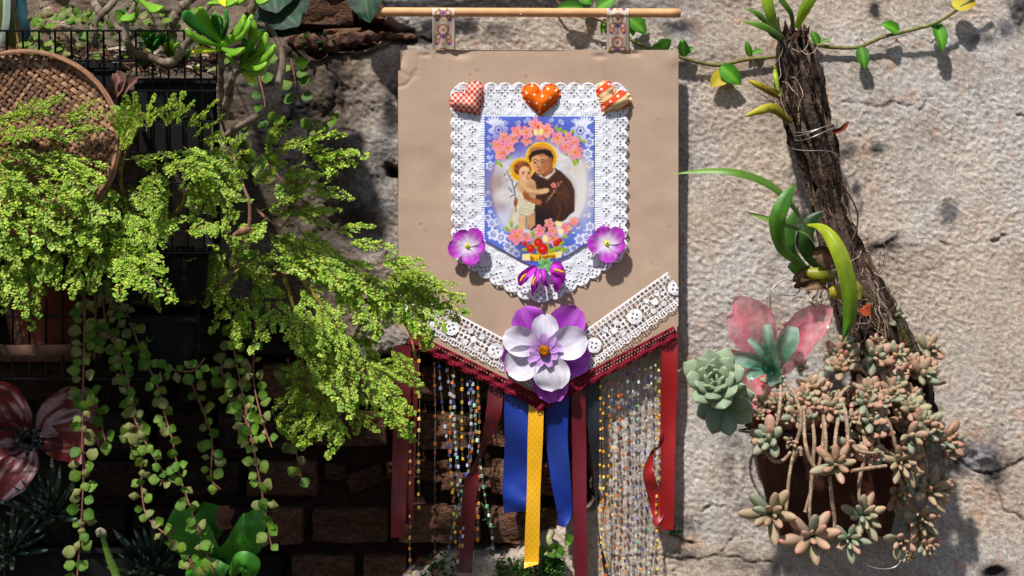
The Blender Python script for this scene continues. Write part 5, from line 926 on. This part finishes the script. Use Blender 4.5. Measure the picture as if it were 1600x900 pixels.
for rr_, z_, w_ in [(TR+.001, .012, .0035), (TR+.004, .008, .003)]:
    m = MB(); aa = np.linspace(0, 2*PI, 80); q = np.array([TC+tx*rr_*math.cos(x)+tz*rr_*math.sin(x)+tn*z_ for x in aa]); blade(m, q, [w_]*3, nrm=tuple(tn), col=K(128, 84, 58), n=160, nv=3, twist=1.1); tube(m, q, .0022, 6, 120, K(146, 106, 78)); part('rim', m, M_BAMBOO, tray)

# ---- terracotta pot and saucer, lower left
pot1 = thing('terracotta_pot', 'weathered dark terracotta pot inside the lower wire basket', 'flower pot', P(85, 556, .16), 'terracotta flower pots')
c = P(80, 548, .16); cly = lambda T, A: mix(K(112, 64, 50), K(150, 130, 116), (sst(.5, .8, fbm(A*5, T*7, 131, 3)+(A < -.7)*.25))[..., None])
m = MB(); lathe(m, (c.x, c.y, c.z), [(0, 0), (.046, 0), (.05, .004), (.066, .09), (.07, .092), (.073, .118), (.066, .118), (.062, .1), (0, .098)], 40, cly); part('pot', m, M_CLAY, pot1)
m = MB(); lathe(m, (c.x, c.y, c.z-.012), [(0, 0), (.065, 0), (.078, .022), (.074, .023), (.062, .005), (0, .004)], 40, K(96, 72, 60)); solo('pot_saucer', m, M_CLAY, 'round clay saucer under the dark terracotta pot', 'saucer')

# ---- fern like plants with tiny leaves
def spray(seed):
    random.seed(seed); m = MB(); V, F, Cc = [], [], []
    def leaflet(p, dv, nv_, L):
        dv = nrmz(dv); s = nrmz(np.cross(dv, nv_)); up = np.cross(s, dv); w_ = L*rnd(.34, .46); b = len(V)
        lift = up*L*rnd(-.12, .3); g_ = random.random(); cA = mix(K(104, 154, 30), K(204, 220, 84), g_**1.4)
        for q, cq in ((p, .8), (p+dv*L*.35+s*w_, 1), (p+dv*L*.8+s*w_*.7+lift*.7, 1.08), (p+dv*L+lift, 1.1), (p+dv*L*.8-s*w_*.7+lift*.7, 1.02), (p+dv*L*.35-s*w_, .95)): V.append(q); Cc.append(cA*cq)
        F.append([b, b+1, b+2, b+3]); F.append([b, b+3, b+4, b+5])
    n_ = 13; bend = rnd(-.25, .25); droop = rnd(.1, .35)
    main = lambda t: np.array([t, bend*t*t, -droop*t*t*.6+.03*math.sin(t*9+seed)])
    tube(m, [main(t) for t in np.linspace(0, 1, 8)], [.012, .004], 5, 16, K(120, 118, 50))
    for i in range(n_):
        t = .1+.88*i/(n_-1); p0 = main(t); Td = nrmz(main(t+.01)-main(t)); sd_ = -1 if i % 2 else 1
        for side in ((sd_,) if random.random() < .55 else (1, -1)):
            SL_ = (.36*(1-t)**.85*min(1, .45+t*3)+.035)*rnd(.6, 1.12); a = rnd(.6, 1.05); L0 = np.array([0, side, 0.])
            dirv = nrmz(Td*math.cos(a)+L0*math.sin(a)+np.array([0, 0, rnd(-.35, .3)])); k_ = max(2, int(SL_/.040)); cur = rnd(.2, .6); pq = p0.copy(); pts = [pq]
            for j in range(k_):
                dirv = nrmz(dirv+Td*cur/k_+np.array([0, 0, -.5/k_*rnd(0, 1)])); pq = pq+dirv*SL_/k_; pts.append(pq)
                nn_ = nrmz(np.array([rnd(-.35, .35), rnd(-.35, .35), 1.])); sv_ = nrmz(np.cross(dirv, nn_)); Lf = .062*rnd(.65, 1.2)
                for q in (1, -1): leaflet(pq+np.array([0, 0, rnd(-.012, .014)]), dirv*.75+sv_*q*.8, nn_, Lf)
                if random.random() < .5: leaflet(pq, dirv+nn_*.6, nrmz(nn_-dirv*.5), Lf*.8)
            leaflet(pq, dirv, np.array([0, 0, 1.]), .05)
            if len(pts) > 2: tube(m, pts, [.005, .002], 3, len(pts), K(150, 140, 70), smoothp=False)
    leaflet(main(1.), Td, np.array([0, 0, 1.]), .055)
    m.add(V, np.array(F), np.array(Cc)); return m.mesh('frond', M_FERN)
SPR = [spray(i) for i in range(9)]; random.seed(42)
NF = [0]
def frond(root, x0, y0, x1, y1, d0, d1=None, sc_=1.0, wide=1.0):
    d1 = d0+rnd(.0, .04) if d1 is None else d1; a, b = P(x0, y0, d0), P(x1, y1, d1); v = (b-a)*sc_
    nz = Vector((rnd(-.5, .4), -.75, rnd(.3, 1.1))); M = basis(a, v, nz)@Matrix.Diagonal((1, wide*rnd(.8, 1.15)*(1 if random.random() < .5 else -1), rnd(.8, 1.2), 1)); NF[0] += 1
    return place('frond', random.choice(SPR), root, M)
def fill(root, polyg, n, ang, L, d, spread=35, sink=.06):
    xs_ = [q[0] for q in polyg]; ys_ = [q[1] for q in polyg]; k = 0; tr_ = 0
    while k < n and tr_ < n*60:
        tr_ += 1; x_, y_ = rnd(min(xs_), max(xs_)), rnd(min(ys_), max(ys_)); A = ang(x_, y_)+rnd(-spread, spread) if callable(ang) else ang+rnd(-spread, spread); l = rnd(*L); x1, y1 = x_+l*math.cos(R(A)), y_+l*math.sin(R(A))
        if inpoly(np.array([x_, x1, (x_+x1)/2]), np.array([y_, y1, (y_+y1)/2]), polyg).all(): frond(root, x_, y_, x1, y1, rnd(d-sink, d)); k += 1
fA = thing('artillery_fern', 'bright green fine leaved plant at the left edge in front of the bamboo tray', 'fern like plant', P(60, 400, .3), 'fine leaved green plants')
fB = thing('artillery_fern', 'bushy yellow green fine leaved plant in the middle trough right of the bamboo tray', 'fern like plant', P(250, 385, .25), 'fine leaved green plants')
fC = thing('artillery_fern', 'wide cascading yellow green fine leaved plant reaching over the cardboard banner', 'fern like plant', P(440, 420, .2), 'fine leaved green plants')
fD = thing('artillery_fern', 'darker fine leaved sprig hanging below the cascading plant', 'fern like plant', P(480, 640, .2), 'fine leaved green plants')
# left plant: strands across the tray and the mass below it
for a in [(-20, 190, 60, 168), (40, 185, 95, 148), (90, 185, 150, 170), (0, 210, 70, 190), (60, 215, 150, 200), (20, 240, 120, 235), (-20, 200, 30, 170), (100, 190, 140, 160), (-20, 235, 50, 230), (70, 245, 160, 240), (-15, 260, 60, 262), (60, 262, 150, 262), (-20, 215, 20, 200), (20, 175, 62, 160), (110, 160, 95, 148), (110, 200, 148, 192)]: frond(fA, *a, d0=.37, wide=.8)
fill(fA, [(-30, 250), (60, 225), (120, 240), (160, 300), (150, 400), (130, 430), (-30, 440)], 17, 70, (50, 95), .39, 60)
for a in [(-10, 400, 10, 475), (20, 400, 30, 465), (40, 410, 60, 500), (10, 420, 45, 480), (70, 400, 90, 440), (-20, 420, -5, 470), (50, 380, 70, 450), (100, 390, 70, 440), (0, 380, 20, 450)]: frond(fA, *a, d0=.37)
for a in [(0, 300, 60, 330), (40, 310, 110, 350), (80, 300, 150, 330), (20, 340, 80, 390), (-20, 320, 40, 370), (60, 345, 130, 390), (-10, 270, 50, 290), (60, 280, 130, 300), (100, 250, 165, 275), (30, 320, 90, 330), (110, 320, 170, 345), (-20, 300, 20, 350), (100, 350, 160, 370), (-20, 360, 30, 400)]: frond(fA, *a, d0=.39)
fill(fB, [(120, 255), (185, 240), (200, 210), (330, 195), (365, 245), (372, 290), (345, 330), (280, 345), (255, 400), (130, 420), (110, 330)], 31, 45, (50, 90), .37, 70)
for a in [(190, 215, 200, 155), (210, 200, 215, 150), (230, 205, 235, 148), (255, 200, 270, 142), (270, 200, 290, 150), (290, 205, 325, 158), (300, 215, 340, 180), (230, 200, 190, 155), (310, 220, 358, 208), (320, 260, 368, 325), (300, 250, 350, 300), (185, 240, 205, 190), (240, 180, 260, 160), (200, 230, 185, 165), (320, 235, 366, 265), (250, 330, 245, 385), (200, 330, 215, 378), (185, 400, 275, 440), (150, 400, 130, 455), (160, 395, 150, 445), (120, 390, 100, 440), (200, 400, 215, 440), (215, 395, 262, 415), (230, 410, 225, 452), (228, 440, 248, 484), (195, 395, 180, 462), (135, 410, 102, 455), (160, 370, 110, 400), (290, 360, 345, 350), (330, 320, 385, 295), (375, 240, 380, 290), (355, 240, 375, 205), (350, 250, 385, 225)]: frond(fB, *a, d0=.38)
fill(fA, [(-330, 200), (-20, 180), (0, 430), (-330, 440)], 22, 60, (80, 120), .40, 60)  # unseen fronds left of the view, added to shade the lower left
fill(fA, [(-260, 440), (-10, 400), (10, 500), (-240, 560)], 8, 80, (70, 100), .38, 40)  # more unseen fronds added for the same shade
# cascading plant
stemc = lambda T, V: mix(K(132, 132, 50), K(120, 92, 54), (vn(T*12, V*2, 3))[..., None])
for root, pts, r_ in [(fB, [(245, 390, .2), (260, 350, .28), (285, 320, .34), (292, 295, .36)], .0035), (fB, [(240, 395, .2), (200, 330, .3), (190, 260, .33), (225, 180, .36)], .003), (fB, [(180, 225, .3), (205, 195, .33), (225, 178, .36)], .004), (fC, [(300, 400, .2), (380, 420, .3), (430, 430, .33), (520, 420, .34), (600, 470, .34), (680, 470, .33)], .0035), (fC, [(560, 475, .33), (590, 465, .34), (625, 458, .34), (640, 452, .34)], .0038), (fC, [(360, 430, .3), (420, 400, .33), (440, 410, .34)], .003), (fC, [(440, 420, .33), (470, 520, .35), (475, 580, .34), (505, 650, .34)], .0028),
                   (fC, [(620, 460, .33), (625, 490, .33), (640, 520, .34), (650, 560, .35)], .0025), (fC, [(470, 500, .34), (466, 560, .33), (463, 600, .32)], .002), (fA, [(60, 430, .2), (80, 330, .3), (110, 260, .36), (60, 200, .37)], .003), (fC, [(460, 420, .34), (520, 500, .36), (560, 560, .36), (600, 630, .36)], .0028), (fC, [(370, 360, .32), (360, 420, .34), (340, 470, .36)], .0025)]:
    DOFF[0] = 0.0 if root is fC else .13; m = MB(); tube(m, pp(pts), [r_, r_*.6], 8, 40, stemc, jit=.2); part('stem', m, M_STEM, root)
DOFF[0] = 0.0
fill(fC, [(330, 380), (430, 355), (500, 340), (560, 360), (620, 400), (690, 450), (690, 500), (640, 520), (560, 540), (450, 520), (380, 510), (330, 450)], 36, lambda x, y: 20+(x-330)*.05+(y-380)*.25, (60, 110), .37, 38)
fill(fC, [(420, 480), (560, 480), (640, 510), (650, 580), (560, 640), (470, 560)], 14, 58, (60, 100), .37, 30)
for a in [(420, 240, 480, 210), (410, 220, 455, 195), (440, 230, 520, 200), (470, 240, 540, 232), (480, 255, 558, 252), (420, 300, 500, 300), (480, 290, 548, 296), (400, 290, 440, 250), (410, 240, 395, 280), (440, 270, 510, 262), (380, 330, 340, 350), (420, 340, 350, 380), (470, 330, 530, 320), (430, 200, 415, 230), (415, 220, 440, 185), (460, 330, 520, 345), (430, 345, 480, 320), (410, 330, 455, 300),
          (620, 420, 690, 428), (640, 435, 718, 462), (650, 450, 730, 470), (640, 455, 715, 500), (620, 460, 690, 520), (600, 440, 660, 410), (660, 440, 712, 440), (660, 470, 700, 505), (640, 470, 672, 540), (590, 410, 655, 398), (540, 380, 610, 372), (520, 360, 580, 350),
          (610, 540, 662, 598), (590, 560, 630, 600), (600, 580, 660, 590), (570, 560, 625, 632), (585, 590, 635, 650), (590, 610, 640, 690), (600, 620, 632, 680), (570, 600, 600, 640), (520, 500, 548, 560), (500, 480, 520, 540), (450, 480, 452, 545), (400, 470, 370, 540), (380, 460, 350, 530), (430, 480, 400, 545), (480, 500, 500, 560), (350, 430, 320, 480), (350, 400, 310, 450), (360, 450, 335, 510), (380, 420, 300, 460), (540, 520, 560, 600), (530, 560, 560, 630), (350, 380, 285, 400), (360, 390, 290, 430), (345, 400, 330, 470), (310, 345, 380, 370), (340, 390, 300, 400)]: frond(fC, *a, d0=.375)
fill(fD, [(420, 560), (480, 560), (580, 600), (590, 640), (545, 700), (470, 690), (410, 640)], 13, 30, (45, 85), .34, 55)
for a in [(470, 600, 425, 640), (480, 620, 430, 655), (500, 640, 450, 668), (520, 650, 480, 690), (530, 640, 522, 712), (540, 660, 528, 705), (550, 640, 595, 668), (470, 590, 440, 575), (480, 560, 450, 590), (560, 600, 585, 650), (500, 660, 470, 690)]: frond(fD, *a, d0=.34)

# ---- trailing round leaved creepers
DOFF[0] = 0.10
def creeper(label, strands, dens=11, size=(11, 17)):
    root = thing('trailing_creeper', label, 'trailing plant', P(strands[0][0][0], strands[0][0][1], strands[0][0][2]), 'hanging round leaved creepers')
    for pts in strands:
        m = MB(); p = cat_rom(pp(pts), 60); tube(m, p, [.0014, .0010], 6, 60, K(132, 88, 76), smoothp=False); part('stem', m, M_STEM, root)
        L = np.concatenate([[0], np.cumsum(np.linalg.norm(np.diff(p, axis=0), axis=1))])*1000; s = 10
        while s < L[-1]:
            c = Vector([np.interp(s, L, p[:, i]) for i in range(3)]); a0 = rnd(0, PI)
            for q in (0, 1) if random.random() < .85 else (0,):
                a = a0+q*PI+rnd(-.5, .5); v = Vector((math.cos(a), -rnd(0, .6), math.sin(a)*.75-.1)).normalized()*rnd(*size)/1000; M = basis(c+v*.25, v, (rnd(-.5, .5), -1, rnd(-.3, .8))); place('leaf', random.choice(RL), root, M)
            s += dens*rnd(.7, 1.5)
    return root
creeper('leftmost hanging creeper with one long straight stem in front of the painted metal flower', [[(132, 440, 0.310), (132, 520, 0.330), (130, 600, 0.335), (129, 680, 0.340), (130, 760, 0.340), (124, 860, 0.340), (118, 930, 0.340)], [(148, 450, 0.300), (150, 520, 0.300), (147, 560, 0.300)], [(132, 605, 0.320), (150, 630, 0.310), (165, 690, 0.310)]])
creeper('middle tangle of hanging round leaved creepers in front of the lower wire basket', [[(158, 440, 0.290), (165, 500, 0.300), (185, 550, 0.310), (200, 590, 0.310), (205, 640, 0.310), (232, 700, 0.320), (255, 740, 0.320), (250, 760, 0.320)], [(182, 460, 0.280), (184, 520, 0.290), (190, 580, 0.290), (210, 640, 0.290), (220, 700, 0.290), (222, 770, 0.300), (232, 810, 0.310), (270, 845, 0.320), (300, 880, 0.320), (315, 910, 0.320)], [(190, 470, 0.280), (208, 515, 0.290), (225, 560, 0.300), (245, 600, 0.310), (255, 640, 0.310), (270, 690, 0.320), (280, 740, 0.320), (300, 800, 0.330), (318, 850, 0.330), (335, 900, 0.330)],
         [(240, 570, .3), (260, 575, .3), (300, 580, .3), (320, 560, .3)], [(210, 530, 0.280), (235, 520, 0.280), (250, 535, 0.280)], [(215, 690, 0.300), (210, 660, 0.300), (205, 700, 0.300)]], 11, (10, 16))
creeper('right hand curtain of hanging round leaved creepers beside the cascading fern', [[(360, 460, .26), (362, 520, .27), (372, 580, .27), (384, 640, .28), (400, 720, .3), (415, 800, .3), (425, 860, .3)], [(345, 560, .25), (350, 600, .26), (365, 640, .26)], [(395, 440, .24), (398, 520, .25), (396, 590, .26), (408, 650, .28), (425, 700, .3)], [(450, 560, .2), (452, 620, .2), (462, 700, .22), (470, 745, .22)], [(370, 620, .26), (385, 660, .28), (392, 690, .29)], [(300, 600, .25), (330, 680, .25), (330, 745, .26), (345, 765, .26)]], 12, (10, 17))
creeper('round leaved creeper at the top between the grey branch loop and the cracked wall', [[(415, 60, .16), (405, 110, .2), (412, 150, .22), (420, 185, .22), (450, 205, .2)], [(455, 90, .1), (462, 130, .1), (470, 160, .08)], [(400, 230, .2), (430, 270, .22), (470, 310, .24), (495, 330, .24)], [(480, 205, .05), (500, 198, .06), (520, 182, .07)], [(370, 180, .15), (372, 240, .18), (360, 320, .2)]], 15, (13, 19))
DOFF[0] = 0.0
# dead grey twigs through the fern
for i, (pts, lab) in enumerate([([(345, 185, .34), (360, 230, .36), (380, 290, .38), (390, 320, .385), (388, 360, .385), (372, 410, .39), (350, 440, .39), (325, 455, .385), (300, 466, .38)], 'long thin grey brown twig arching through the middle of the ferns'), ([(470, 240, .36), (465, 270, .37), (463, 310, .37), (455, 335, .36), (440, 355, .35)], 'thin reddish twig above the cascading plant'), ([(400, 325, .36), (415, 340, .37), (440, 358, .37)], 'short thin twig right of the long grey brown twig')]):
    m = MB(); tube(m, pp(pts), [.0018, .0024, .0012], 7, 50, K(128, 92, 78), jit=.3)
    if i == 0: fat(m, pp([(392, 357, .385), (380, 360, .39), (362, 368, .39)]), [.002, .005, .001], .5, col=K(150, 108, 88))
    solo('dry_twig', m, M_STEM, lab, 'twig')

# ---- painted metal flower
mf = thing('painted_tin_flower', 'red and white painted tin flower with a black centre at the left edge', 'metal flower', P(45, 690, 0.210)); 
def pnt(seed, w0): return lambda T, V: mix(K(104, 32, 32), K(176, 146, 150), (sst(.5, .66, fbm(V*6+seed, T*2.5, seed, 4)*.85+w0*(1-T)*.35))[..., None])
for k, (pts, ws, w0) in enumerate([([(62, 680, 0.230), (85, 655, 0.260), (120, 640, 0.270), (150, 640, 0.270)], [6, 26, 34, 12], .9), ([(42, 670, 0.230), (25, 650, 0.260), (5, 630, 0.270), (-30, 615, 0.270)], [6, 24, 32, 20], .0), ([(60, 690, 0.220), (90, 690, 0.240), (130, 690, .4), (172, 690, 0.240)], [8, 24, 28, 6], -.2), ([(48, 705, 0.230), (35, 725, 0.260), (15, 750, 0.270), (-5, 782, 0.270)], [8, 24, 27, 8], .7), ([(35, 695, 0.220), (10, 700, 0.240), (-40, 705, 0.240)], [8, 26, 26], .5)]):
    m = MB(); blade(m, pp(pts), [w_/1000 for w_ in ws], cup=.3, ruf=.08, col=pnt(k*7+3, w0), n=30, nv=21); part('petal', m, M_PAINT, mf)
m = MB()
for k in range(34):
    a = rnd(0, 2*PI); l = rnd(8, 27); blade(m, pp([(45, 690, 0.250), (45+l*.6*math.cos(a), 690+l*.6*math.sin(a), 0.275), (45+l*math.cos(a), 690+l*math.sin(a), 0.270)]), [.003, .004, .002], cup=.4, col=K(24, 24, 30), n=6, nv=3, twist=rnd(-.6, .6))
part('black_centre', m, M_PAINT, mf)

# ---- spiky striped haworthias, broad leaf plant, small things at the bottom left
hz = MB(); fat(hz, [(0, 0, 0), (.4, 0, .05), (.8, 0, .12), (1, 0, .2)], [.07, .075, .045, .003], .6, nrm=(0, 0, 1), sides=8, n=26, col=lambda T, V: mix(K(32, 56, 36), K(176, 186, 166), ((np.sin(T*85) > .7)*(V < .5)*.7)[..., None])); HZ = hz.mesh('leaf', M_SUCC)
for cx, cy, r_, ax, lab in [(82, 805, 78, (0, -.8, .7), 'dark spiky plant with white banded leaves under the tin flower'), (18, 862, 74, (.2, -.8, .6), 'dark spiky banded plant in the bottom left corner'), (240, 896, 74, (-.1, -.7, .8), 'dark spiky banded plant left of the broad leaved plant')]:
    hw = thing('spiky_succulent', lab, 'succulent plant', P(cx, cy+20, .27), 'dark spiky succulents'); mt = leafmats(30, r_/1000, ax, .8); c = P(cx, cy, .25)
    for M in mt: place('leaf', HZ, hw, Matrix.Translation(c)@M)
bl2 = thing('broad_leaved_plant', 'plant with broad glossy dark green leaves at the bottom near the creeper', 'plant', P(340, 900, .25))
for pts, ws, tw in [([(345, 870, .25), (310, 855, .28), (285, 825, .29), (278, 785, .29)], [5, 26, 30, 22, 1], 0), ([(340, 868, .26), (370, 850, .3), (395, 815, .31), (410, 788, .30)], [5, 19, 20, 1], .3), ([(330, 850, .19), (328, 825, .21), (320, 800, .21), (316, 786, .2)], [5, 22, 24, 4], .0), ([(345, 872, .2), (375, 868, .23), (395, 850, .23), (402, 836, .22)], [3, 12, 14, 1], .4), ([(345, 890, .2), (350, 875, .23), (362, 890, .24), (350, 920, .23)], [5, 20, 26, 10], 0), ([(360, 900, .31), (375, 880, .33), (388, 885, .33), (388, 905, .32)], [4, 14, 16, 8], 0), ([(290, 900, .3), (320, 895, .33), (350, 905, .33)], [5, 20, 18], 0)]:
    m = MB(); blade(m, pp(pts), [w_/1000 for w_ in ws], cup=-.25, fold=-.1, ruf=.1, twist=tw, col=lambda T, V: mix(K(48, 116, 30), K(84, 158, 42), (np.abs(V)*.5+.4*vn(T*8, V*5, 4))[..., None]), n=20, nv=9); part('leaf', m, M_GLOSSY, bl2)
m = MB(); blade(m, pp([(360, 795, .22), (352, 805, .24), (350, 818, .24), (362, 822, .23)]), [.004, .012, .008, .002], cup=.8, ruf=.4, col=K(128, 84, 66), n=10, nv=7); solo('dead_leaf', m, M_LITTER, 'small crumpled brown leaf lying on the broad leaved plant', 'dead leaf')
gs = thing('green_stem_succulent', 'single pale green succulent stem with a budding tip at the bottom left', 'succulent plant', P(180, 910, .3)); m = MB(); tube(m, pp([(200, 960, .3), (182, 900, .31), (170, 870, .32), (160, 838, .33)]), [.006, .0055, .003], 10, 20, K(116, 156, 60)); part('stem', m, M_SUCC, gs)
for k in range(9): a = rnd(0, 2*PI); put_leaf(gs, 159, 838, 159+6*math.cos(a), 832-8*abs(math.sin(a)), .33, .34, SL[3], 1.6)
# ivy at the top
IV = MB(); blade(IV, [(0, 0, 0), (.3, 0, .03), (.7, 0, .03), (1, 0, -.04)], [.1, .42, .5, .36, .22, .02], nrm=(0, 0, 1), fold=-.12, ruf=.12, col=lambda T, V: mix(K(18, 50, 32), K(62, 98, 62), (np.exp(-(V*9)**2)*.8+.5*np.exp(-((np.abs(V)-T+.2)*9)**2))[..., None]), n=14, nv=13); IVM = IV.mesh('leaf', vmat('dark_ivy_leaf', .55, .25, .2, 70, .3, 120, .001, rand=.15))
iv = thing('ivy', 'large dark green ivy leaves at the top between the branches and the wall', 'ivy', P(430, 30, .12))
for a in [(420, 5, 465, 38, .15, .2, 1.1), (400, 18, 466, 50, .13, .17, .8), (440, -20, 400, 10, .13, .18, 1.2), (455, -10, 470, 30, .12, .14, 1.), (415, 30, 440, 55, .1, .14, 1.), (425, -25, 432, 18, .16, .2, 1.2)]: put_leaf(iv, a[0], a[1], a[2], a[3], a[4], a[5], IVM, a[6])
m = MB(); tube(m, pp([(370, -30, .1), (410, 5, .12), (440, -15, .12), (470, -30, .1)]), .002, 6, 16, K(90, 60, 50)); part('stem', m, M_STEM, iv)
iv2 = thing('ivy', 'pointed dark green ivy leaf hanging at the left end of the dowel', 'ivy', P(565, 0, .05)); put_leaf(iv2, 566, -22, 577, 34, .05, .07, IVM, .9); put_leaf(iv2, 580, -30, 592, 8, .05, .06, IVM, 1.); m = MB(); tube(m, pp([(540, -40, .03), (566, -22, .05), (580, -30, .05)]), .0015, 6, 8, K(90, 60, 50)); part('stem', m, M_STEM, iv2)
# moss and weeds at the foot of the opening
def tuft(x0, x1, y0, y1, n_, lab, big=False):
    m = MB()
    for k in range(n_):
        c = P(rnd(x0, x1), rnd(y0, y1), rnd(.0, .02)); v = Vector((rnd(-1, 1), -rnd(.3, 1.2), rnd(-.6, 1))).normalized()*rnd(.004, .009)*(2 if big else 1); blade(m, [c, c+v*.6, c+v], [.0002, .0018*(2 if big else 1), .0003], nrm=(0, -.6, 1), col=K(*random.choice([(52, 100, 34), (72, 128, 40), (40, 78, 30)])), n=4, nv=3)
    return solo('moss' if not big else 'weed', m, M_FERN, lab, 'moss' if not big else 'plant', kind='stuff' if not big else None)
tuft(775, 880, 872, 905, 900, 'bright green moss on the wall ledge below the yellow ribbon'); tuft(850, 878, 860, 902, 300, 'hanging tongue of moss right of the yellow ribbon end')
tuft(665, 715, 868, 905, 60, 'dark leafy weed in the brickwork left of the dark red ribbon', True); tuft(758, 768, 795, 825, 10, 'narrow leafed weed in a brick joint below the blue ribbon', True)
wd = thing('sprouting_succulent', 'small round leaved succulent sprouting from a gap below the pointed blue ribbon', 'succulent plant', P(865, 862, .01))
for a in [(868, 862, 880, 855), (868, 862, 882, 865), (866, 862, 862, 850), (884, 845, 895, 838), (884, 845, 892, 850), (850, 866, 838, 858), (866, 862, 856, 868)]: put_leaf(wd, *a, .02, .03, RL[2], 1.1)
m = MB(); tube(m, pp([(862, 830, .01), (858, 845, .02), (866, 862, .02), (850, 866, .02)]), [.006, .003], 8, 12, K(150, 150, 110)); part('stem', m, M_STEM, wd)

tuft(478, 520, 58, 68, 26, 'small bright weeds on the reddish ledge left of the dowel', True)
root = thing('sprig', 'small green sprig on the mouldy wall left of the banner between fern and banner', 'plant', P(490, 205, .05))
m = MB(); tube(m, pp([(480, 206, .02), (496, 200, .04), (508, 194, .05), (520, 183, .06)]), .001, 5, 10, K(110, 70, 60)); part('stem', m, M_STEM, root)
for a in [(500, 198, 492, 188), (502, 197, 514, 202), (520, 183, 530, 180), (520, 183, 516, 174), (490, 204, 480, 196)]: put_leaf(root, *a, .05, .055, RL[0], 1.0)
